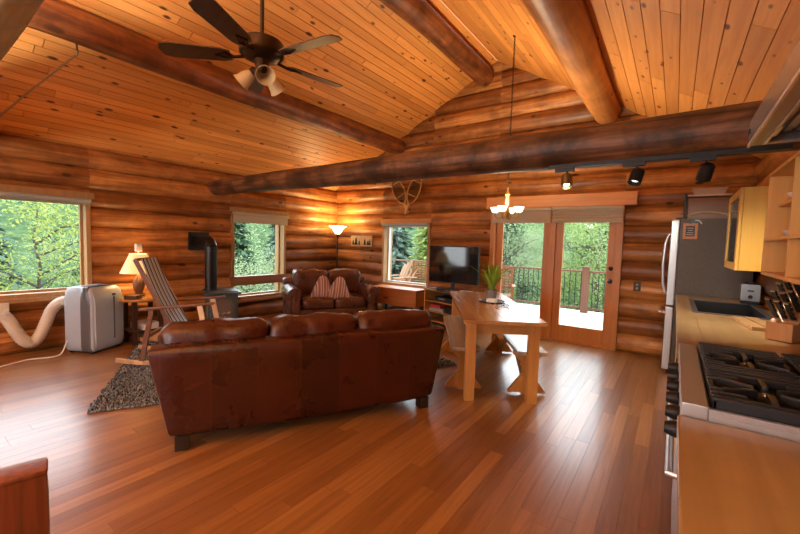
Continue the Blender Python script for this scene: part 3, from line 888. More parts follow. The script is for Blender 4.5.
pc = cat([V(-5.74, 1.32, .16), V(-5.70, 1.25, .02), V(-5.66, 1.14, .010), V(-5.72, .98, .010), V(-5.62, .75, .010), V(-5.6, .5, .010)], 8)
o = MB().tube(pc, .008, 8).build('power_cord', M['cord']); tag(o, 'white power cord running across the floor below the left window', 'cord')

# ------------------------------------------------------------------ wood stove
st = thing('gas_stove', 'dark grey cast iron stove with arched glass door by the log wall', 'stove', (-5.58, 3.11, 0), R(-22))
for sx in (-1, 1):
    for sy in (-1, 1):
        m = MB(); m.tube([(sx*.19, sy*.19, 0), (sx*.18, sy*.175, .07), (sx*.15, sy*.14, .16)], [.028, .02, .034], 10); m.build('leg', M['stove'], st)
m = MB(); m.box((0, 0, .36), (.42, .42, .42), None, .015); m.build('firebox', M['stove'], st)
m = MB(); m.box((0, 0, .592), (.48, .50, .035), None, .012); m.box((0, 0, .615), (.40, .42, .02), None, .008); m.build('top_plate', M['stove'], st)
m = MB(); m.box((0.01, 0, .15), (.45, .46, .03), None, .01); m.build('base_plate', M['stove'], st)
arch = [(-.17, .2)]+[(-.17*math.cos(a), .42+.12*math.sin(a)) for a in [PI*i/14 for i in range(15)]]+[(.17, .2)]
arch2 = [(-.135, .235)]+[(-.135*math.cos(a), .42+.085*math.sin(a)) for a in [PI*i/14 for i in range(15)]]+[(.135, .235)]
m = MB(); m.prism(arch, .205, .235, 'YZ', .006, 2); dr = m.build('door', M['stove'], st)
m = MB(); m.prism(arch2, .236, .241, 'YZ'); m.build('glass', M['stoveglass'], dr)
for yy, rr_ in ((-.08, .035), (.0, .03), (.07, .04)):
    m = MB(); m.cyl((.242, yy-.025, .275+rr_*.3), (.242, yy+.025, .295+rr_*.3), rr_*.4, rr_*.5, 10); m.build('ceramic_log', M['rope'], dr)
pp = V(.03, -.145, 0); wp = V(-.365, -.275, 0)
m = MB(); m.cyl(pp+V(0, 0, .62), pp+V(0, 0, 1.28), .085, .085, 22); q_ = (wp-pp)
m.tube([pp+V(0, 0, 1.27), pp+V(0, 0, 1.30)+q_*.03, pp+V(0, 0, 1.345)+q_*.16, pp+V(0, 0, 1.35)+q_*.3, wp+V(0, 0, 1.35)], [.085, .087, .085, .083, .083], 20); m.build('flue_pipe', M['blackmetal'], st, ang=60)
m = MB(); m.cyl(pp+V(0, 0, 1.20), pp+V(0, 0, 1.22), .09, .09, 22); m.cyl(pp+V(0, 0, .63), pp+V(0, 0, .655), .096, .096, 22); m.build('pipe_collar', M['iron'], st)
m = MB(); m.box(wp+V(0, 0, 1.35), (.05, .30, .28), Matrix.Rotation(R(22), 3, 'Z'), .01); m.build('wall_plate', M['blackmetal'], st)

# ------------------------------------------------------------------ rocking chair
rk = thing('rocking_chair', 'wooden rocking chair with blue striped sling back beside the stove', 'rocking chair', (-4.58, 2.07, 0), R(-41.7))
for s in (-1, 1):
    x = s*.27
    m = MB(); pts = [(x, -.55+1.05*i/12, .035+.0+.16*((i/12-.5)*1.5)**2*.6) for i in range(13)]
    for a, b in zip(pts[:-1], pts[1:]): m.bar(a, b, .03, .045, .004)
    m.build('rocker', M['rockpale'], rk)
    m = MB(); m.bar((x*.85, -.37, 1.16), (x*.85, .04, .28), .028, .04); m.build('back_rail', M['rockwood'], rk)
    m = MB(); m.bar((x*.98, -.32, .625), (x*.98, .42, .69), .06, .026, .008); m.build('arm', M['rockwood'], rk)
    m = MB(); m.bar((x, .38, .10), (x, .27, .67), .03, .055); m.build('front_post', M['rockpale'], rk)
    m = MB(); m.bar((x, -.30, .07), (x, -.20, .62), .03, .045); m.build('rear_post', M['rockwood'], rk)
    m = MB(); m.bar((x*.9, -.12, .31), (x*.9, .42, .415), .028, .05); m.build('seat_rail', M['rockwood'], rk)
m = MB(); verts = []; faces = []
prof = []
for i in range(17):
    q = i/16
    prof.append((-.335+.36*q, 1.155-.82*q, .03*math.sin(q*PI)))
path = [(y-.85*sag, z-.35*sag) for y, z, sag in prof]+[(.08, .328), (.17, .342), (.26, .365), (.34, .385), (.42, .405)]
nrm = []
for (y, z) in path:
    for x in (-.205, .205):
        verts += [(x, y+.02, z+.01), (x, y+.012, z+.002)]
for i in range(len(path)-1):
    a = i*4; c = a+4
    faces += [(a, a+2, c+2, c), (a+1, c+1, c+3, a+3), (a, c, c+1, a+1), (a+2, a+3, c+3, c+2)]
faces += [(0, 1, 3, 2), (a+4, a+6, a+7, a+5)]
m._add(verts, faces); m.build('sling', M['sling'], rk, ang=80)
m = MB(); m.bar((-.24, -.36, 1.155), (.24, -.36, 1.155), .03, .03); m.build('top_rail', M['rockwood'], rk)
m = MB(); m.bar((-.27, .41, .39), (.27, .41, .39), .03, .04); m.build('front_rail', M['rockpale'], rk)
m = MB(); m.bar((-.27, -.30, .30), (.27, -.30, .30), .03, .04); m.build('rear_rail', M['rockwood'], rk)

# ------------------------------------------------------------------ wall pieces
ss = MB()
def snowshoe(label, top, tail, wdt):
    top = Vector(top); tail = Vector(tail)
    r = thing('snowshoe', label, 'snowshoe', (tail.x, YB-.075, tail.z), 0, 'crossed snowshoes on the back wall')
    d_ = top-tail; L_ = d_.length; ax = d_.normalized(); sx = V(ax.z, 0, -ax.x)
    def P(u, v): q = ax*u*L_+sx*v; return V(q.x, 0, q.z)
    def wd(q): return wdt*math.sin(PI*min(1, max(0, (q-.25)/.76))**.8)**.75 if q > .25 else .012
    L1 = [P(q, wd(q)) for q in [i/30 for i in range(31)]]; L2 = [P(q, -wd(q)) for q in [i/30 for i in range(30, -1, -1)]]
    m = MB(); m.tube(L1+L2, .014, 8, closed=True); m.build('frame', M['rawhide'], r)
    m = MB()
    for q in (.45, .78): m.bar(P(q, -wd(q)), P(q, wd(q)), .012, .018)
    m.build('crossbar', M['rawhide'], r)
    m = MB()
    for k in range(16):
        q = .33+.04*k
        q2 = min(.99, q+.13)
        m.tube([P(q, -wd(q)), P(q2, wd(q2))], .004, 5); m.tube([P(q, wd(q)), P(q2, -wd(q2))], .004, 5)
    m.build('lacing', M['web'], r)
    return r
snowshoe('left snowshoe of the crossed pair hung on the log wall above the window', (-4.58, 0, 2.72), (-4.17, 0, 1.99), .13)
s2 = snowshoe('right snowshoe of the crossed pair hung on the log wall above the window', (-3.90, 0, 2.72), (-4.22, 0, 1.97), .13); s2.location.y -= .026
pq = thing('wall_plaque', 'small wooden plaque with dark tree shapes beside the floor lamp', 'plaque', (-5.34, YB-.055, 1.43))
m = MB(); m.box((0, -.012, 0), (.58, .024, .22), None, .004); m.build('board', M['plaque'], pq)
for x, h, w in ((-.22, .1, .05), (-.14, .16, .08), (-.05, .09, .05), (.1, .12, .06), (.19, .09, .07), (.24, .12, .05)):
    m = MB(); m.prism([(x-w/2, -.08), (x+w/2, -.08), (x+w*.2, -.08+h*.5), (x+w*.3, -.08+h*.5), (x, -.08+h), (x-w*.3, -.08+h*.5), (x-w*.2, -.08+h*.5)], -.034, -.024, 'XZ'); m.build('tree_cutout', M['black'], pq)
ot = thing('wall_outlet', 'dark outlet plate on the log wall beside the glass door', 'outlet', (-.39, YB-.045, .92))
m = MB(); m.box((0, -.005, 0), (.085, .012, .125), None, .003); m.build('plate', M['bronze'], ot)
for z in (.025, -.025):
    m = MB(); m.lathe([(.017, 0), (.017, .003), (0, .003)], (0, -.011, z), 14, Matrix.Rotation(PI/2, 3, 'X')); m.build('socket', M['rope'], ot)

# hook with a line from the purlin
hk = thing('ceiling_hook', 'metal hook under the left roof log holding a taut cord', 'hook', (-4.52, 1.16, 3.12))
m = MB(); m.tube([(0, 0, 0.03), (0, 0, -.03), (.025, 0, -.06), (0, 0, -.09), (-.025, 0, -.07)], .008, 8); m.build('hook', M['steel'], hk)
o = MB().tube([(-4.535, 1.155, 3.035), (-5.3, .97, 2.80), (-6.05, .80, 2.56)], .009, 8).build('cord', M['rope']); tag(o, 'thin tan cord stretched from the roof hook to the left wall', 'cord')

# ------------------------------------------------------------------ ceiling fan
fn = thing('ceiling_fan', 'dark bronze ceiling fan with amber glass lights on a long rod', 'fan', (-2.62, 1.78, 2.63))
m = MB(); m.cyl((0, 0, .25), (0, 0, 1.42), .015); m.build('rod', M['bronze'], fn)
m = MB(); m.lathe([(.03, 1.32), (.075, 1.38), (.08, 1.42), (0, 1.42)]); m.build('canopy', M['bronze'], fn)
m = MB(); m.lathe([(0, .13), (.07, .13), (.12, .145), (.15, .16), (.162, .175), (.162, .245), (.15, .262), (.10, .27), (.03, .285), (0, .285)], n=36); m.build('motor', M['bronze'], fn)
m = MB(); m.lathe([(0, -.02), (.035, -.01), (.055, .03), (.045, .08), (.06, .13), (0, .13)]); m.build('light_hub', M['bronze'], fn)
for k in range(5):
    a = R(8+72*k)
    c, s = math.cos(a), math.sin(a)
    rm = Matrix.Rotation(a, 3, 'Z')
    b = MB(); pl = [(.22, -.05), (.28, -.066), (.64, -.075), (.70, -.062), (.72, 0), (.70, .062), (.64, .075), (.28, .066), (.22, .05)]
    b.prism(pl, -.004, .004, 'XY', 0)
    for v in b.bm.verts:
        p_ = v.co.copy(); p_.z += .15+p_.y*.22
        v.co = rm @ p_
    bo = b.build('blade', M['blade'], fn)
    i_ = MB(); i_.tube([rm @ V(.13, 0, .15), rm @ V(.2, .0, .14), rm @ V(.25, .03, .152), rm @ V(.33, .0, .15), rm @ V(.25, -.03, .142), rm @ V(.2, 0, .14)], .012, 8); i_.build('blade_iron', M['bronze'], bo)
for k in range(3):
    a = R(95+120*k)
    Mz = Matrix.Rotation(a, 3, 'Z') @ Matrix.Rotation(R(130), 3, 'Y')
    c0 = Matrix.Rotation(a, 3, 'Z') @ V(.06, 0, .05)
    m = MB(); m.tube([Matrix.Rotation(a, 3, 'Z') @ V(.03, 0, .06), c0, c0+Mz @ V(0, 0, .03)], .014, 8); ar = m.build('lamp_arm', M['bronze'], fn)
    m = MB(); m.lathe([(.028, .02), (.04, .035), (.052, .07), (.058, .11), (.07, .135), (.067, .135), (.054, .11), (.048, .07), (.034, .035)], c0, 20, Mz, False); m.build('lamp_shade', M['amber'], ar)

# ------------------------------------------------------------------ chandelier
ch = thing('chandelier', 'gold chandelier with lit white glass cups hanging over the dining table', 'chandelier', (-1.72, 4.62, 1.80))
m = MB(); z = .33; i = 0
while z < 2.14:
    a = 0 if i % 2 else PI/2
    m.tube([(math.cos(a)*.009*math.cos(t_), math.sin(a)*.009*math.cos(t_), z+.018*math.sin(t_)) for t_ in [2*PI*k/8 for k in range(8)]], .0032, 5, closed=True)
    z += .027; i += 1
m.build('chain', M['chain'], ch)
m = MB(); m.lathe([(.02, 2.13), (.025, 2.14), (.025, 2.17), (0, 2.17)]); m.build('canopy', M['bronze'], ch)
m = MB(); m.lathe([(0, -.06), (.02, -.05), (.012, -.02), (.03, .02), (.036, .06), (.015, .10), (.026, .15), (.018, .21), (.03, .25), (.01, .29), (.012, .33), (0, .34)]); m.build('stem', M['gold'], ch)
for k in range(4):
    a = R(0+90*k); rm = Matrix.Rotation(a, 3, 'Z')
    m = MB(); m.tube([rm @ V(.02, 0, .05), rm @ V(.06, 0, -.03), rm @ V(.11, 0, -.05), rm @ V(.15, 0, -.015), rm @ V(.15, 0, .02)], .009, 8); m.lathe([(.012, .01), (.034, .02), (.034, .026), (0, .03)], rm @ V(.15, 0, 0)); ar = m.build('arm', M['gold'], ch)
    m = MB(); m.lathe([(.028, .028), (.046, .045), (.054, .07), (.064, .095), (.060, .095), (.048, .07), (.036, .048), (0, .034)], rm @ V(.15, 0, 0), 20, None, False); m.build('glass_cup', M['chandglass'], ar)

# ------------------------------------------------------------------ track light
tk = thing('track_light', 'black ceiling track fixed below the big log beam with three spotlights', 'track light', (-.25, 3.24, 2.045))
m = MB(); m.bb(-.62, .78, -.018, .018, 0, .03, .003); m.build('track', M['black'], tk)
def head(x, mat, face, rx, rz):
    m = MB(); m.bb(x-.07, x+.07, -.022, .022, -.03, 0, .003); ad = m.build('adapter', M['black'], tk)
    m = MB(); m.cyl((x+.02, 0, -.03), (x+.02, 0, -.075), .008); m.build('stem', M['black'], ad)
    Mx = Matrix.Rotation(rz, 3, 'Z') @ Matrix.Rotation(rx, 3, 'X')
    c0 = V(x+.02, 0, -.105)
    m = MB(); m.lathe([(0, .06), (.03, .058), (.042, .045), (.044, -.05), (.038, -.05), (.034, -.03), (0, -.03)], c0, 22, Mx); hd = m.build('spot_head', mat, ad)
    m = MB(); m.lathe([(.033, -.028), (0, -.034)], c0, 22, Mx); m.build('bulb', face, hd)
head(-.50, M['brass'], M['spot'], R(-28), R(15))
head(-.03, M['black'], M['spotdim'], R(-25), R(-30))
head(.36, M['black'], M['spotdim'], R(32), R(20))

# ------------------------------------------------------------------ kitchen
CF, CZ = .035, .93
def base_cab(label, y0, y1, n):
    r = thing('base_cabinet', label, 'cabinet', (.38, (y0+y1)/2, 0))
    L_ = (y1-y0)/2
    m = MB(); m.bb(-.29, .28, -L_, -L_+.018, .1, CZ-.046); m.bb(-.29, .28, L_-.018, L_, .1, CZ-.046); m.bb(-.29, .28, -L_+.018, L_-.018, .1, .118)
    m.bb(.268, .28, -L_+.018, L_-.018, .118, CZ-.046); m.bb(-.29, -.272, -L_+.018, L_-.018, .118, CZ-.046); m.bb(-.23, .28, -L_, L_, 0, .1); m.build('body', M['cabinet'], r)
    w = 2*L_/n
    for i in range(n):
        m = MB(); m.bb(-.31, -.29, -L_+w*i+.006, -L_+w*(i+1)-.006, .12, CZ-.06, .003); d_ = m.build('door', M['cabinet'], r)
        m = MB(); m.tube([(-.31, -L_+w*i+.05, .7), (-.33, -L_+w*i+.05, .7), (-.33, -L_+w*i+.05, .8), (-.31, -L_+w*i+.05, .8)], .005, 8); m.build('handle', M['blackmetal'], d_)
    return r
base_cab('pine base cabinet under the near maple worktop before the range', -.9, 1.385, 4)
bc2 = base_cab('pine base cabinet under the far worktop between range and fridge', 2.335, 5.26, 5)
o = MB().bb(CF, .70, -.9, 1.40, CZ-.045, CZ, .006).build('worktop', M['counter']); tag(o, 'maple worktop in the foreground right, nearer than the gas range', 'worktop')
o = MB()
o.bb(CF, .155, 2.32, 5.28, CZ-.045, CZ, .004); o.bb(.615, .70, 2.32, 5.28, CZ-.045, CZ, .004)
o.bb(.155, .615, 2.32, 3.86, CZ-.045, CZ, .0); o.bb(.155, .615, 4.80, 5.28, CZ-.045, CZ, .0)
wt = o.build('worktop', M['counter']); tag(wt, 'maple worktop with the black sink, between the range and the fridge', 'worktop')
sk = thing('kitchen_sink', 'black composite sink set into the far maple worktop', 'sink', (.385, 4.33, CZ))
m = MB(); x0, x1, y0, y1 = -.228, .228, -.468, .468
m.bb(x0-.02, x1+.02, y0-.02, y0+.022, 0.0, .006, .002); m.bb(x0-.02, x1+.02, y1-.022, y1+.02, 0, .006, .002); m.bb(x0-.02, x0+.022, y0, y1, 0, .006, .002); m.bb(x1-.022, x1+.02, y0, y1, 0, .006, .002)
m.build('rim', M['acdark'], sk)
m = MB(); t_ = .008
m.bb(x0, x0+t_, y0, y1, -.22, .0); m.bb(x1-t_, x1, y0, y1, -.22, 0); m.bb(x0, x1, y0, y0+t_, -.22, 0); m.bb(x0, x1, y1-t_, y1, -.22, 0); m.bb(x0, x1, y0, y1, -.228, -.22); m.build('basin', M['sink'], sk)

# range
rgx = thing('gas_range', 'steel gas range with black cast iron grates set between the worktops', 'range', (.37, 1.86, 0))
m = MB(); m.bb(-.29, .30, -.445, .445, .05, .90, .004); m.build('body', M['steel'], rgx)
m = MB(); m.bb(-.328, -.262, -.45, .45, .915, .968, .006); m.build('front_ledge', M['steelw'], rgx)
m = MB(); m.bb(-.262, .305, -.45, .45, .90, .945, .003); m.bb(-.262, .305, -.45, -.432, .945, .962, .002); m.build('cooktop', M['steelw'], rgx)
m = MB(); m.bb(-.255, .30, -.43, .43, .945, .95, .002); m.build('burner_tray', M['iron'], rgx)
m = MB(); m.prism([(-.325, .78), (-.29, .78), (-.27, .90), (-.27, .915), (-.325, .915)], -.445, .445, 'XZ', .003); m.build('control_panel', M['steel'], rgx)
for k in range(6):
    y = -.40+.155*k
    m = MB(); m.lathe([(.024, 0), (.026, .012), (.02, .035), (.018, .04), (0, .04)], (-.325, y, .86), 16, Matrix.Rotation(-PI/2, 3, 'Y')); m.build('knob', M['black'], rgx)
m = MB(); m.tube([(-.31, -.38, .70), (-.345, -.38, .70), (-.345, .38, .70), (-.31, .38, .70)], .010, 10); m.build('oven_handle', M['steel'], rgx)
m = MB(); m.bb(-.312, -.29, -.42, .42, .2, .77, .004); m.build('oven_door', M['steel'], rgx)
BX, BY = (-.112, .155), (-.245, .165)
for xc in BX:
    for gi, yc in enumerate(BY):
        g = MB(); zt, zb = .992, .955
        xa, xb = (xc-.143, xc+.123) if xc < 0 else (xc-.128, xc+.137)
        ya, yb_ = (-.425, -.05) if gi == 0 else (-.045, .425)
        g.bb(xa, xb, ya, ya+.014, zb, zt, .004); g.bb(xa, xb, yb_-.014, yb_, zb, zt, .004)
        g.bb(xa, xa+.014, ya, yb_, zb, zt-.004, .004); g.bb(xb-.014, xb, ya, yb_, zb, zt-.004, .004)
        y = ya+.036
        while y < yb_-.02:
            dy = abs(y-yc)
            if dy > .115: g.bb(xa, xb, y-.0065, y+.0065, zb+.012, zt, .003)
            elif dy > .03:
                half = math.sqrt(max(0, .118**2-dy*dy))
                if xc-half-xa > .02: g.bb(xa, xc-half, y-.0065, y+.0065, zb+.012, zt, .003)
                if xb-xc-half > .02: g.bb(xc+half, xb, y-.0065, y+.0065, zb+.012, zt, .003)
            y += .041
        for a in range(6):
            an = R(30+60*a)
            g.bar((xc+math.cos(an)*.032, yc+math.sin(an)*.032, zt-.010), (xc+math.cos(an)*.13, yc+math.sin(an)*.13, zt-.010), .018, .026, .005)
        g.build('grate', M['iron'], rgx)
        b_ = MB(); b_.lathe([(.055, .95), (.05, .960), (.036, .964), (.036, .970), (.028, .976), (0, .976)], (xc, yc, 0), 20); bo = b_.build('burner', M['blackmetal'], rgx)
        b_ = MB(); b_.lathe([(.014, .976), (.012, .982), (0, .983)], (xc, yc, 0), 14); b_.build('burner_cap', M['steel'], bo)
# fridge
fr = thing('refrigerator', 'tall refrigerator with dark textured side and steel doors by the log wall', 'refrigerator', (.325, 5.66, 0))
m = MB(); m.bb(-.30, .34, -.36, .36, .03, 1.775, .008); m.build('body', M['fridge'], fr)
m = MB(); m.box((-.34, -.182, 1.28), (.075, .355, .965), None, .014); d1 = m.build('door', M['steelw'], fr)
m = MB(); m.box((-.34, .182, 1.28), (.075, .355, .965), None, .014); d2 = m.build('door', M['steelw'], fr)
m = MB(); m.box((-.34, 0, .415), (.075, .72, .72), None, .014); d3 = m.build('freezer_drawer', M['steelw'], fr)
for d_, y in ((d1, -.05), (d2, .05)):
    m = MB(); m.tube([(-.376, y, .90), (-.40, y, .92), (-.425, y, 1.02), (-.437, y, 1.25), (-.425, y, 1.50), (-.40, y, 1.60), (-.376, y, 1.62)], .013, 12); m.build('handle', M['steel'], d_, ang=80)
m = MB(); m.tube([(-.376, -.29, .70), (-.41, -.29, .70), (-.43, -.26, .70), (-.43, .26, .70), (-.41, .29, .70), (-.376, .29, .70)], .013, 12); m.build('handle', M['steel'], d3, ang=80)
for sy in (-1, 1):
    m = MB(); m.cyl((-.3, sy*.3, 0), (-.3, sy*.3, .06), .03); m.build('foot', M['black'], fr)
    m = MB(); m.bb(-.34, -.25, sy*.32-.03, sy*.32+.03, 1.775, 1.79, .004); m.build('hinge_cover', M['black'], fr)
mg = thing('fridge_magnet', 'square orange picture magnet on the fridge side', 'magnet', (.12, 5.298, 1.64))
m = MB(); m.bb(-.065, .065, -.004, 0, -.09, .085, .001); m.build('border', M['magnet'], mg)
m = MB(); m.bb(-.04, .04, -.006, -.004, -.06, .055); m.build('panel', M['navy'], mg)
for z_, w in ((.03, .03), (.005, .022), (-.02, .03), (-.042, .034)):
    m = MB(); m.bb(-w, w*.9, -.0075, -.006, z_-.003, z_+.003); m.build('marking', M['pale2'], mg)
mg = thing('fridge_magnet', 'small curved teal and white magnet above the picture on the fridge side', 'magnet', (.155, 5.298, 1.735))
m = MB(); m.tube([(-.05, -.006, -.015), (-.02, -.006, .005), (.02, -.006, .01), (.05, -.006, -.005)], [.008, .014, .012, .006], 8); m.build('body', M['teal'], mg)
m = MB(); m.tube([(.0, -.010, .02), (.03, -.010, .02), (.05, -.010, .0), (.06, -.010, -.02)], .006, 8); m.build('rim', M['dish'], mg)

bb = thing('bread_box', 'brown roll front bread box on top of the refrigerator', 'bread box', (.275, 5.66, 1.775))
prof = [(-.15, 0), (.15, 0), (.15, .27), (-.08, .27), (-.12, .25), (-.145, .19), (-.15, .1)]
m = MB(); m.prism(prof, -.19, .19, 'YZ', .006); m.build('body', M['bread'], bb)
m = MB(); m.bb(-.2, .2, -.13, .155, .268, .288, .006); m.build('lid', M['breadlip'], bb)
m = MB(); m.tube([(-.19, -.154, .045), (-.1, -.158, .075), (.0, -.16, .085), (.1, -.158, .075), (.19, -.154, .045)], .012, 8); m.build('front_band', M['breadlip'], bb)
o = MB().bb(-.012, .012, -.15, .12, 0, .30, .003).build('cutting_board', M['black']); o.location = (.062, 5.66, 1.775); tag(o, 'black thin board standing left of the bread box on the fridge', 'board')
tbx = thing('plastic_tub', 'clear plastic tub on top of the bread box', 'tub', (.275, 5.66, 2.063))
m = MB(); m.prism([(-.13, 0), (.13, 0), (.155, .07), (-.155, .07)], -.1, .1, 'XZ', .004); m.build('tub', M['tub'], tbx)
m = MB(); m.tube([(-.158, -.104, .072), (.158, -.104, .072), (.158, .104, .072), (-.158, .104, .072)], .005, 8, closed=True); m.build('rim', M['tub'], tbx)

# upper cabinet
uc = thing('wall_cabinet', 'yellow pine wall cabinet with a glass door next to the fridge', 'cabinet', (.565, 4.46, 1.275))
m = MB(); L_ = .41
m.bb(-.15, .165, -L_, -L_+.02, 0, .66, .003); m.bb(-.15, .165, L_-.02, L_, 0, .66, .003); m.bb(-.15, .165, -L_+.02, L_-.02, .64, .66, .002); m.bb(-.15, .165, -L_+.02, L_-.02, 0, .02, .002); m.bb(.15, .165, -L_+.02, L_-.02, .02, .64)
m.bb(-.13, .15, -L_+.02, L_-.02, .33, .345); m.build('body', M['cabinet'], uc)
for s in (1,):
    y0, y1 = -L_, L_
    m = MB(); w = .09
    m.bb(-.172, -.152, y0, y0+w, 0, .66, .003); m.bb(-.172, -.152, y1-w, y1, 0, .66, .003); m.bb(-.172, -.152, y0+w, y1-w, .6, .66, .003); m.bb(-.172, -.152, y0+w, y1-w, 0, .06, .003)
    d_ = m.build('door', M['cabinet'], uc)
    m = MB(); m.bb(-.164, -.16, y0+w, y1-w, .06, .60); m.build('glass', M['cabglass'], d_, False)
for i, (y, z_) in enumerate([(-.3, .02), (-.2, .02), (-.08, .02), (.05, .02), (-.28, .345), (-.15, .345), (0, .345)]):
    g = MB(); g.lathe([(.03, 0), (.035, .1), (.032, .1), (.027, .005), (0, .004)], n=16); o = g.build('drinking_glass', M['clear']); o.location = (.55, 4.46+y, 1.275+z_)
    tag(o, 'clear drinking glass standing inside the glass fronted wall cabinet', 'glass', 'glasses in the wall cabinet')

# open shelves
os_ = thing('wall_shelf', 'open pine cubby shelf on the right kitchen wall above the knife block', 'shelf', (.545, 2.48, 1.30))
m = MB(); L_ = .47; Hs = .56; t_ = .018
m.bb(-.145, .185, L_-t_, L_, 0, Hs, .002); m.build('side_panel', M['shelfw'], os_)
m = MB(); m.bb(-.145, .185, -L_, -L_+t_, 0, Hs, .002); m.build('side_panel', M['shelfw'], os_)
m = MB(); m.bb(-.145, .185, -L_+t_, L_-t_, 0, t_, .002); m.build('bottom', M['shelfw'], os_)
m = MB(); m.bb(-.145, .185, -L_+t_, L_-t_, Hs-t_, Hs, .002); m.build('top', M['shelfw'], os_)
m = MB(); m.bb(-.145, .175, -.11-t_/2, -.11+t_/2, t_, Hs-t_, .002); m.build('divider', M['shelfw'], os_)
m = MB(); m.bb(.175, .185, -L_+t_, L_-t_, t_, Hs-t_); m.build('back_panel', M['shelfw'], os_)
for z_, x0 in ((.185, -.145), (.375, -.10)):
    m = MB(); m.bb(x0, .175, -.11+t_/2, L_-t_, z_, z_+t_, .004); m.build('shelf', M['shelfw'], os_)
m = MB(); m.bb(-.145, .175, -L_+t_, -.11-t_/2, .185, .185+t_, .004); m.build('shelf', M['shelfw'], os_)
for i, (y, z_, lb) in enumerate([(.27, .203, 'small white bowl on the middle shelf of the pine cubby unit'), (.25, .393, 'small white dish on the upper shelf of the pine cubby unit')]):
    g = MB(); g.lathe([(.03, 0), (.034, .006), (.052, .018), (.06, .034), (.056, .032), (.045, .018), (0, .010)], n=22); o = g.build('bowl', M['dish']); o.location = (.50, 2.48+y, 1.30+z_); tag(o, lb, 'bowl')

# toaster, boards, knife block
ta = thing('toaster', 'steel toaster in front of the fridge on the worktop', 'toaster', (.62, 5.03, CZ), R(-6))
m = MB(); m.rbox((0, 0, .11), (.15, .30, .17), .03, 6); m.build('body', M['steel'], ta, ang=60)
m = MB(); m.bb(-.07, .07, -.155, -.145, .03, .19, .004); e_ = m.build('end_panel', M['hoodm'], ta)
m = MB(); m.bb(-.022, .022, -.172, -.155, .12, .135, .003); m.build('lever', M['black'], e_)
m = MB(); m.lathe([(.018, 0), (.018, .012), (0, .012)], (0, -.155, .07), 14, Matrix.Rotation(PI/2, 3, 'X')); m.build('dial', M['black'], e_)
m = MB(); m.bb(-.07, .07, -.14, .14, 0, .03, .003); m.build('base', M['black'], ta)
m = MB(); m.bb(-.045, -.02, -.11, .11, .190, .197, .001); m.bb(.02, .045, -.11, .11, .190, .197, .001); m.build('slot', M['black'], ta)
for i, (x, y, lb) in enumerate([(.425, 3.46, 'left pale cutting board lying by the knife block'), (.505, 3.50, 'right pale cutting board lying by the knife block')]):
    o = MB().bb(-.035, .035, -.22, .22, 0, .024, .004).build('cutting_board', M['winwood']); o.location = (x, y, CZ+.0005); o.rotation_euler = (0, 0, R(8)); tag(o, lb, 'board')
KB0 = V(.545, 3.02, CZ); KR = R(55)
kbk = thing('knife_block', 'wooden knife block holding black handled knives on the worktop', 'knife block', KB0, KR)
prof = [(-.09, .004), (.13, .004), (.21, .18), (.12, .26), (-.05, .105), (-.09, .105)]
m = MB(); m.prism(prof, -.06, .06, 'XZ', .003); m.build('block', M['block'], kbk)
m = MB(); m.bb(-.08, .12, -.05, .05, 0, .004); m.build('foot', M['black'], kbk)
p0_, p1_ = V(-.05, 0, .105), V(.12, 0, .26)
dl_ = (p1_-p0_).normalized()
dirv = V(-dl_.z, 0, dl_.x)
Kz = Matrix.Rotation(KR, 3, 'Z')
def knife(u, v, ln, lab):
    k = thing('kitchen_knife', lab, 'knife', KB0+Kz @ (p0_+(p1_-p0_)*u+V(0, v, 0)), KR, 'knives in the knife block')
    m = MB(); m.bar(dirv*.004, dirv*ln, .014, .023, .004, V(0, 1, 0)); h_ = m.build('handle', M['black'], k)
    m = MB(); m.bar(dirv*.001, dirv*.014, .016, .025, .002, V(0, 1, 0)); m.build('bolster', M['steel'], k)
    m = MB()
    for q in (.3, .55, .8):
        c_ = dirv*ln*q
        m.cyl(c_+V(0, -.0145, 0), c_+V(0, .0145, 0), .003, None, 8)
    m.build('rivet', M['steel'], h_)
    m = MB(); m.bar(dirv*(ln-.001), dirv*(ln+.006), .015, .024, .002, V(0, 1, 0)); m.build('end_cap', M['steel'], h_)
rows = ['lowest', 'second', 'third', 'top']
colsn = ['nearest', 'middle', 'far']
for i, u in enumerate((.10, .37, .64, .90)):
    for j, v in enumerate((-.038, 0, .038)):
        knife(u, v, .135+.012*i+.010*((i*2+j) % 3), 'black handled knife, %s in the %s row of the knife block' % (colsn[j], rows[i]))

# range hood
hd = thing('range_hood', 'steel range hood hanging over the gas range at upper right', 'range hood', (.72, 1.86, 1.90))
HX = -.485
m = MB(); m.prism([(HX, 0), (HX, .10), (-.12, .36), (0, .36), (0, .30), (-.13, .31), (HX+.03, .09), (HX+.03, 0)], -.46, .46, 'XZ', .002); m.build('shell', M['hood'], hd)
for s in (-1, 1):
    m = MB(); m.prism([(HX, 0), (HX, .10), (-.12, .36), (0, .36), (0, 0)], s*.455-.006, s*.455+.006, 'XZ'); m.build('side_panel', M['hood'], hd)
m = MB(); m.bb(HX, HX+.05, -.45, .45, -.006, .0, .001); m.bb(HX+.05, 0, .41, .45, -.006, 0, .001); m.bb(HX+.05, 0, -.45, -.41, -.006, 0, .001); m.build('lip', M['hoodlip'], hd)
m = MB(); m.bb(HX-.003, HX+.006, -.461, .461, -.012, .002, .002); m.bb(HX+.046, HX+.054, -.41, .41, -.012, -.006, .001); m.build('edge_trim', M['dish'], hd)
for k in range(2):
    m = MB()
    for i in range(9): m.bb(HX+.10+.038*i, HX+.125+.038*i, -.40+.41*k, -.01+.41*k, .03, .042, .003)
    m.bb(HX+.08, -.04, -.405+.41*k, -.005+.41*k, .042, .05); m.build('filter', M['filter'], hd)
m = MB(); m.cyl((HX+.07, .2, .02), (HX+.07, .36, .02), .014); m.build('lamp_tube', M['steel'], hd)
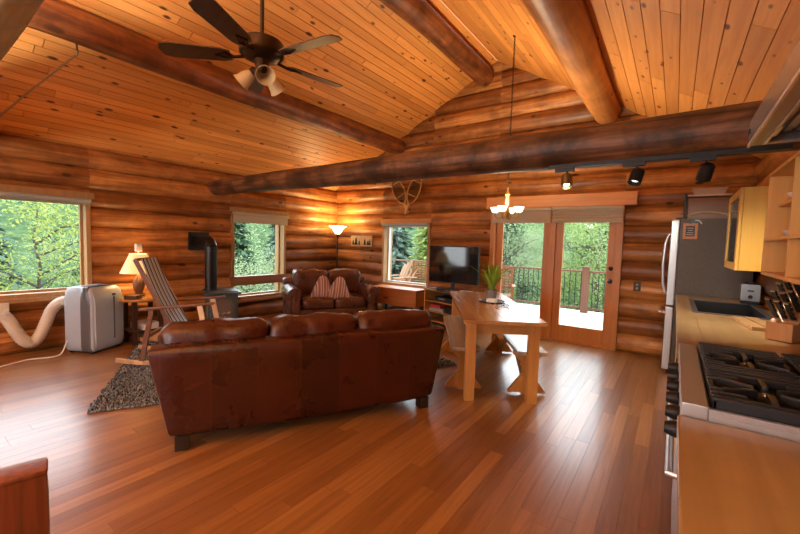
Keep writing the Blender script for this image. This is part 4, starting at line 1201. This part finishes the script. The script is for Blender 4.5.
m = MB(); m.bb(-.30, 0, -.15, .15, .345, .70, .003); m.build('duct', M['hood'], hd)
m = MB(); m.lathe([(.012, 0), (.012, .006), (0, .007)], (HX, .42, .05), 12, Matrix.Rotation(-PI/2, 3, 'Y')); m.build('rivet', M['black'], hd)

# reddish post bottom left
po = thing('wooden_post', 'reddish brown square wooden post in the bottom left foreground', 'post', (-1.895, .215, 0), R(-12))
m = MB(); m.rbox((0, 0, .27), (.12, .30, .54), .012, 4); m.build('shaft', M['redwood'], po)
m = MB(); m.rbox((0, 0, .547), (.122, .302, .03), .014, 4); m.build('cap', M['redwood'], po)

# ------------------------------------------------------------------ deck and garden
m = MB(); 
y = YB+.22
while y < 9.3:
    m.bb(-9, 3.2, y, y+.135, -.04, 0, .003); y += .14
o = m.build('deck', M['deck']); o['kind'] = 'structure'
rl = thing('deck_railing', 'brown wooden deck railing with dark metal balusters outside the glass doors', 'railing', (-3, 9.12, 0))
m = MB(); m.bb(-6, 6, -.05, .05, .885, .925, .005); m.build('top_rail', M['deckrail'], rl)
m = MB(); m.bb(-6, 6, -.02, .02, .08, .12, .003); m.build('bottom_rail', M['deckrail'], rl)
for x in (-5.9, -4.15, -2.55, -.5, 1.45, 3.4, 5.4):
    m = MB(); m.bb(x-.07, x+.07, -.07, .07, 0, 1.0, .006); m.bb(x-.08, x+.08, -.08, .08, .985, 1.01, .005); m.build('post', M['deckrail'], rl)
bal = None
posts = (-5.9, -4.15, -2.55, -.5, 1.45, 3.4, 5.4)
nb = 0
for k in range(98):
    x = -5.8+k*.1155
    if min(abs(x-p_) for p_ in posts) < .08: continue
    if bal is None:
        mm = MB(); mm.cyl((0, 0, .12), (0, 0, .886), .0085, None, 8); bal = mm.build('baluster', M['blackmetal'], rl); bal.location = (x, 0, 0)
    else:
        c_ = bal.copy(); COL.objects.link(c_); c_.parent = rl; c_.location = (x, 0, 0)

ad = thing('deck_chair', 'pale cedar deck armchair seen through the window above the pine bench', 'chair', (-5.35, 7.45, 0), R(165))
m = MB()
for i in range(5):
    x = -.2+.1*i; m.bar((x, -.05, .36), (x*1.25, -.38, .98-.05*abs(i-2)), .085, .02, .003, V(0, 1, 0.3))
m.build('backrest', M['deckchair'], ad)
m = MB()
for i in range(5): m.bar((-.26, -.05+.1*i, .34+.015*i), (.26, -.05+.1*i, .34+.015*i), .085, .02)
m.build('seat', M['deckchair'], ad)
for s in (-1, 1):
    m = MB(); m.bar((s*.31, -.25, .6), (s*.31, .45, .6), .11, .022); m.build('arm', M['deckchair'], ad)
    m = MB(); m.bar((s*.29, .38, 0), (s*.29, .38, .59), .03, .09); m.build('leg', M['deckchair'], ad)
    m = MB(); m.bar((s*.28, .40, .38), (s*.28, -.45, .05), .03, .1); m.build('leg', M['deckchair'], ad)
def slat_chair(label, loc, rz):
    r = thing('slat_back_chair', label, 'chair', loc, rz)
    for s in (-1, 1):
        m = MB(); m.bar((s*.24, -.2, 0), (s*.24, -.34, 1.0), .04, .04); m.build('back_post', M['rockwood'], r)
        m = MB(); m.bar((s*.25, .22, 0), (s*.25, .22, .60), .04, .04); m.build('front_leg', M['rockwood'], r)
        m = MB(); m.bar((s*.27, -.28, .61), (s*.27, .28, .62), .07, .022); m.build('arm', M['rockwood'], r)
    m = MB()
    for i in range(9):
        z_ = .50+.055*i; m.bar((-.23, -.255-.14*(z_-.4)/1., z_), (.23, -.255-.14*(z_-.4)/1., z_), .012, .035)
    m.build('backrest', M['rockwood'], r)
    m = MB(); m.bb(-.25, .25, -.22, .25, .40, .425, .004); m.build('seat', M['rockwood'], r)
    return r
slat_chair('dark slatted deck chair seen through the window left of the television', (-4.78, 7.45, 0), R(200))
slat_chair('dark slatted deck chair seen behind the left edge of the glass doors', (-2.85, 7.45, 0), R(200))

# ground outside falls away from the house
def ground():
    m = MB(); N = 40
    verts = []; faces = []
    for i in range(N+1):
        for j in range(N+1):
            x = -45+75*i/N; y = -20+75*j/N
            dd = max(0, max(-x-7, y-9.5, 0))
            z_ = -1.4-min(dd, 8)*.12+.3*noise.noise(V(x*.2, y*.2, 0))
            if dd > 9: z_ += (dd-9)*.34
            verts.append((x, y, z_))
    for i in range(N):
        for j in range(N): a = i*(N+1)+j; faces.append((a, a+1, a+N+2, a+N+1))
    m._add(verts, faces)
    o = m.build('ground', M['hill']); o['kind'] = 'structure'
ground()
LM = {
 'yellow': leafmat('leaves_yellow_green', (.13, .185, .045), (.33, .37, .11), .45),
 'bright': leafmat('leaves_bright_green', (.11, .17, .05), (.28, .35, .13), .4),
 'mid': leafmat('leaves_mid_green', (.06, .12, .04), (.21, .29, .10), .4),
 'pale': leafmat('leaves_pale_green', (.13, .19, .085), (.34, .40, .22), .4),
 'dark': leafmat('needles_dark', (.025, .055, .032), (.085, .15, .085), .25),
 'blue': leafmat('needles_blue_green', (.045, .085, .065), (.15, .21, .155), .25),
}
def branchy(mb, base, h, seed, n=9, spread=1.2):
    rng = random.Random(seed)
    for k in range(n):
        a = rng.uniform(0, 2*PI); z0 = h*rng.uniform(.25, .75); L_ = spread*rng.uniform(.6, 1.1)
        p = [V(0, 0, z0)]
        for q in range(1, 5):
            p.append(V(math.cos(a)*L_*q/4+rng.uniform(-.1, .1), math.sin(a)*L_*q/4+rng.uniform(-.1, .1), z0+L_*.5*(q/4)+rng.uniform(-.1, .15)))
        mb.tube([base+x for x in p], [.028, .022, .016, .010, .005], 6)
def tree(label, x, y, h, r, kind, mat, n=2600, lw=.09, z0=-1.8, bare=.25, name='leafy_tree', seed=None, trunk=.06):
    rt = thing(name, label, 'tree', (x, y, z0), 0, None)
    rng = random.Random(seed if seed is not None else int(abs(x*31+y*17)*10))
    t_ = MB(); t_.tube([(rng.uniform(-.08, .08)*(k > 0), rng.uniform(-.08, .08)*(k > 0), h*.9*k/6) for k in range(7)], [trunk*(1-.13*k) for k in range(7)], 8)
    if kind == 'broad': branchy(t_, V(0, 0, 0), h, int(x*7+y*3), 8, r*.95)
    t_.build('trunk', M['bark'], rt)
    mb = MB(); verts = []; faces = []
    if kind == 'broad':
        # clumps
        cl_ = []
        for k in range(44):
            a = rng.uniform(0, 2*PI); q = rng.random()**.5; zz = rng.uniform(bare, 1.)
            prof_ = math.sin(PI*min(1, max(.06, (zz-bare)/(1-bare)*.86+.12)))**.6
            cl_.append((V(math.cos(a)*r*q*prof_, math.sin(a)*r*q*prof_, h*zz), r*rng.uniform(.22, .42)))
        for i in range(n):
            c_, cr_ = cl_[rng.randrange(len(cl_))]
            d_ = V(rng.gauss(0, 1), rng.gauss(0, 1), rng.gauss(0, 1)).normalized()*cr_*rng.random()**.4
            p_ = c_+d_
            s_ = lw*rng.uniform(.5, 1.1)*.8
            n_ = V(rng.gauss(0, 1), rng.gauss(0, 1), rng.gauss(0, 1)+.8).normalized()
            u_ = n_.orthogonal().normalized(); u_.rotate(Matrix.Rotation(rng.uniform(0, 2*PI), 3, n_)); v_ = n_.cross(u_)
            b0 = len(verts)
            verts += [p_-u_*s_, p_+v_*s_*.5+n_*s_*.12, p_+u_*s_, p_-v_*s_*.5+n_*s_*.12]
            faces.append((b0, b0+1, b0+2, b0+3))
    else:
        lv = int(h/.17)
        per = max(5, n//(lv*6))
        for L_ in range(lv):
            q = L_/lv
            if q < bare*.4: continue
            rr = r*(1-q)**.85*rng.uniform(.8, 1.1)
            nb_ = max(5, int(per*(1-q*.6)))
            for b in range(nb_):
                a = rng.uniform(0, 2*PI)
                for k in range(6):
                    f_ = (k+rng.random())/6
                    dr = -.16*rr*f_*f_+.05*rng.uniform(-1, 1)
                    c_ = V(math.cos(a)*rr*f_, math.sin(a)*rr*f_, h*q+dr)
                    s_ = lw*rng.uniform(.8, 1.5)*(.6+.6*(1-f_)+.3)
                    out = V(math.cos(a+rng.uniform(-.8, .8)), math.sin(a+rng.uniform(-.8, .8)), -.35+rng.uniform(-.3, .3)).normalized()
                    sd = out.cross(V(0, 0, 1)).normalized()
                    sd = (sd+V(0, 0, rng.uniform(-.5, .5))).normalized()
                    b0 = len(verts)
                    verts += [c_-out*s_*.3, c_+out*s_*.4+sd*s_*.28, c_+out*s_*1.2, c_+out*s_*.4-sd*s_*.28]
                    faces.append((b0, b0+1, b0+2, b0+3))
    mb._add(verts, faces)
    me = bpy.data.meshes.new('foliage'); mb.bm.to_mesh(me); mb.bm.free(); me.materials.append(mat)
    o = bpy.data.objects.new('foliage', me); COL.objects.link(o); o.parent = rt
    return rt
# seen through the big left window
tree('yellow green broad leaved tree close outside the big left window', -11.2, 2.1, 4.1, 1.9, 'broad', LM['yellow'], 5280, 0.061, -1.8, .2, seed=11)
tree('yellow green maple at the left edge of the big left window', -11.6, -.2, 4.3, 2.0, 'broad', LM['yellow'], 5720, 0.061, -1.8, .15, seed=12)
tree('pale green leafy tree behind the maples outside the left window', -12.8, 4.2, 4.7, 2.0, 'broad', LM['pale'], 9240, 0.061, -2, .05, seed=13)
tree('tall dark fir behind the maples outside the left window', -14.5, 1.3, 5.6, 1.9, 'fir', LM['blue'], 5200, .26, -2.2, .0, 'fir_tree', seed=14)
tree('mid green bushy tree behind the left maples', -13.2, -1.6, 5.0, 2.3, 'broad', LM['mid'], 9240, 0.072, -2, .05, seed=15)
tree('dark fir far left outside the big window', -16.5, -1.5, 6.0, 2.2, 'fir', LM['dark'], 5200, .28, -2.2, .0, 'fir_tree', seed=16)
tree('tall fir between the two left wall windows', -15.5, 5.0, 6.0, 2.2, 'fir', LM['dark'], 5000, .26, -2.2, .0, 'fir_tree', seed=17)
# window behind the stove
tree('pale green bush low outside the window behind the stove', -9.6, 5.6, 2.7, 1.5, 'broad', LM['pale'], 9240, 0.043, -1.9, .0, seed=21)
tree('slender dark fir in the middle of the window behind the stove', -12.6, 7.6, 4.6, 1.2, 'fir', LM['dark'], 4600, .17, -1.9, .0, 'fir_tree', seed=22)
tree('blue green fir at the right of the window behind the stove', -12.0, 9.2, 4.9, 1.7, 'fir', LM['blue'], 5000, .2, -1.9, .0, 'fir_tree', seed=23)
tree('mid green broad tree at the left of the window behind the stove', -13.8, 6.4, 5.0, 1.9, 'broad', LM['mid'], 10120, 0.058, -2, .0, seed=24)
tree('light green broad tree low right in the window behind the stove', -10.2, 7.4, 3.0, 1.4, 'broad', LM['pale'], 9240, 0.043, -1.9, .0, seed=25)
tree('pale tall tree in the distance behind the stove window', -17.5, 10.0, 6.2, 2.6, 'broad', LM['pale'], 10120, 0.079, -2.2, .0, seed=26)
tree('dark fir in the distance left of the back wall window', -17.0, 13.5, 6.5, 2.4, 'fir', LM['blue'], 5000, .26, -2.2, .0, 'fir_tree', seed=27)
# window above the bench
tree('bright green conical cedar outside the window above the pine bench', -7.2, 11.9, 5.2, 1.5, 'fir', LM['yellow'], 7000, .15, -1.9, .0, 'cedar_tree', seed=31)
tree('dark blue green fir left in the window above the pine bench', -10.6, 14.2, 6.6, 1.9, 'fir', LM['blue'], 5200, .24, -2.1, .0, 'fir_tree', seed=32)
tree('dark fir in the distance between the back window and the doors', -8.0, 17, 6.0, 2.4, 'fir', LM['dark'], 5200, .3, -2.2, .0, 'fir_tree', seed=33)
# glass doors
tree('dense mid green tree with pale tips behind the left door panel', -4.6, 12.3, 4.3, 1.7, 'broad', LM['pale'], 14300, 0.043, -1.9, .0, seed=41)
tree('dark green tree behind the middle of the glass doors', -3.2, 13.4, 4.5, 1.7, 'broad', LM['mid'], 14300, 0.050, -1.9, .0, seed=42)
tree('bright leafy tree filling the right glass door', -1.7, 11.8, 4.3, 1.6, 'broad', LM['bright'], 14300, 0.047, -1.9, .0, seed=43)
tree('mid green tree at the right edge of the right glass door', -.1, 12.4, 4.4, 1.7, 'broad', LM['mid'], 14300, 0.050, -1.9, .0, seed=44)
tree('dark fir far behind the right glass door', -2.4, 17, 5.4, 2.4, 'fir', LM['dark'], 5200, .28, -2.2, .0, 'fir_tree', seed=45)
tree('dark fir far behind the left door panel', -5.8, 16, 5.4, 2.2, 'fir', LM['dark'], 5200, .28, -2.2, .0, 'fir_tree', seed=46)
tree('tall fir right of the deck beyond the railing', 2.2, 14, 6.4, 2.4, 'fir', LM['dark'], 5000, .26, -2.2, .0, 'fir_tree', seed=47)

# ------------------------------------------------------------------ light
w = bpy.data.worlds.new('World'); SC.world = w; w.use_nodes = True
nt = w.node_tree; bg = nt.nodes['Background']
tc = nt.nodes.new('ShaderNodeTexCoord'); sp = nt.nodes.new('ShaderNodeSeparateXYZ'); rp = nt.nodes.new('ShaderNodeValToRGB')
nt.links.new(tc.outputs['Generated'], sp.inputs[0]); nt.links.new(sp.outputs[2], rp.inputs[0]); nt.links.new(rp.outputs[0], bg.inputs[0])
rp.color_ramp.elements[0].position = 0.; rp.color_ramp.elements[0].color = (.94, .97, 1, 1)
rp.color_ramp.elements[1].position = .9; rp.color_ramp.elements[1].color = (.74, .86, 1, 1)
bg.inputs[1].default_value = 8.5

def light(name, typ, loc, power, col, size=.1, rot=None, **kw):
    l = bpy.data.lights.new(name, typ); l.energy = power; l.color = col
    if typ == 'POINT': l.shadow_soft_size = size
    if typ == 'AREA': l.size = size
    for k, v in kw.items(): setattr(l, k, v)
    o = bpy.data.objects.new(name, l); COL.objects.link(o); o.location = loc
    if rot: o.rotation_euler = rot
    return o
WARM = (1., .66, .34)
light('floor_lamp_bulb', 'POINT', (-5.72, 5.70, 1.78), 42, (1., .62, .24), .06)
light('table_lamp_bulb', 'POINT', (-5.78, 2.08, 1.06), 16, (1., .6, .24), .05)
light('table_lamp_top', 'POINT', (-5.78, 2.08, 1.24), 5, (1., .6, .24), .04)
light('chandelier_bulbs', 'AREA', (-1.72, 4.62, 1.92), 55, (1., .78, .5), .3, (PI, 0, 0))
light('track_spot', 'SPOT', (-.73, 3.20, 1.90), 40, (1., .85, .6), .03, (R(28), 0, R(15)), spot_size=R(80), spot_blend=.6)
# upward fill lights added behind the camera, no fixtures modelled there
light('fill_uplight', 'AREA', (-1.4, -1.5, 1.9), 195, (1., .94, .86), .9, (PI, 0, 0))
light('fill_uplight', 'AREA', (-4.0, -1.9, 1.8), 190, (1., .94, .86), .9, (PI, 0, 0))
light('fill_uplight', 'AREA', (-2.4, -1.3, 1.9), 190, (1., .94, .86), .9, (PI, 0, 0))
def spot_at(loc, target, power, size):
    d_ = Vector(target)-Vector(loc)
    light('track_spot', 'SPOT', loc, power, (1., .9, .74), .03, d_.to_track_quat('-Z', 'Y').to_euler(), spot_size=R(size), spot_blend=1.)
spot_at((-.25, 3.28, 1.88), (.15, 5.3, 1.3), 40, 50)
spot_at((.14, 3.24, 1.88), (.36, 3.6, .93), 60, 130)
light('counter_fill', 'POINT', (.2, -.8, 2.15), 24, (.96, .98, 1.), .12)  # added fill point behind the camera, brightens the worktop side
light('rear_fill', 'POINT', (-2.4, -2.0, 2.2), 50, (1., .97, .92), .12)  # added fill point in the unseen rear of the room

# ------------------------------------------------------------------ camera
cam = bpy.data.cameras.new('Camera'); co = bpy.data.objects.new('Camera', cam); COL.objects.link(co)
yaw, pitch, roll = R(35.71), R(3.67), R(1.66)
F = V(-math.sin(yaw)*math.cos(pitch), math.cos(yaw)*math.cos(pitch), -math.sin(pitch))
Rt = V(math.cos(yaw), math.sin(yaw), 0); U = Rt.cross(F)
r3 = Rt*math.cos(roll)+U*math.sin(roll); u3 = -Rt*math.sin(roll)+U*math.cos(roll)
co.matrix_world = Matrix.Translation((0, 0, 1.42)) @ Matrix((r3, u3, -F)).transposed().to_4x4()
cam.sensor_width = 36; cam.lens = 381.5/800*36; cam.clip_start = .02; cam.clip_end = 200
SC.camera = co
SC.view_settings.view_transform = 'Standard'; SC.view_settings.look = 'None'; SC.view_settings.gamma = 1.
SC.view_settings.exposure = 0.; SC.view_settings.use_curve_mapping = False
try:
    SC.cycles.use_denoising = True; SC.cycles.max_bounces = 8; SC.cycles.transparent_max_bounces = 16; SC.cycles.sample_clamp_indirect = 6
    SC.cycles.caustics_reflective = False; SC.cycles.caustics_refractive = False
except Exception: pass
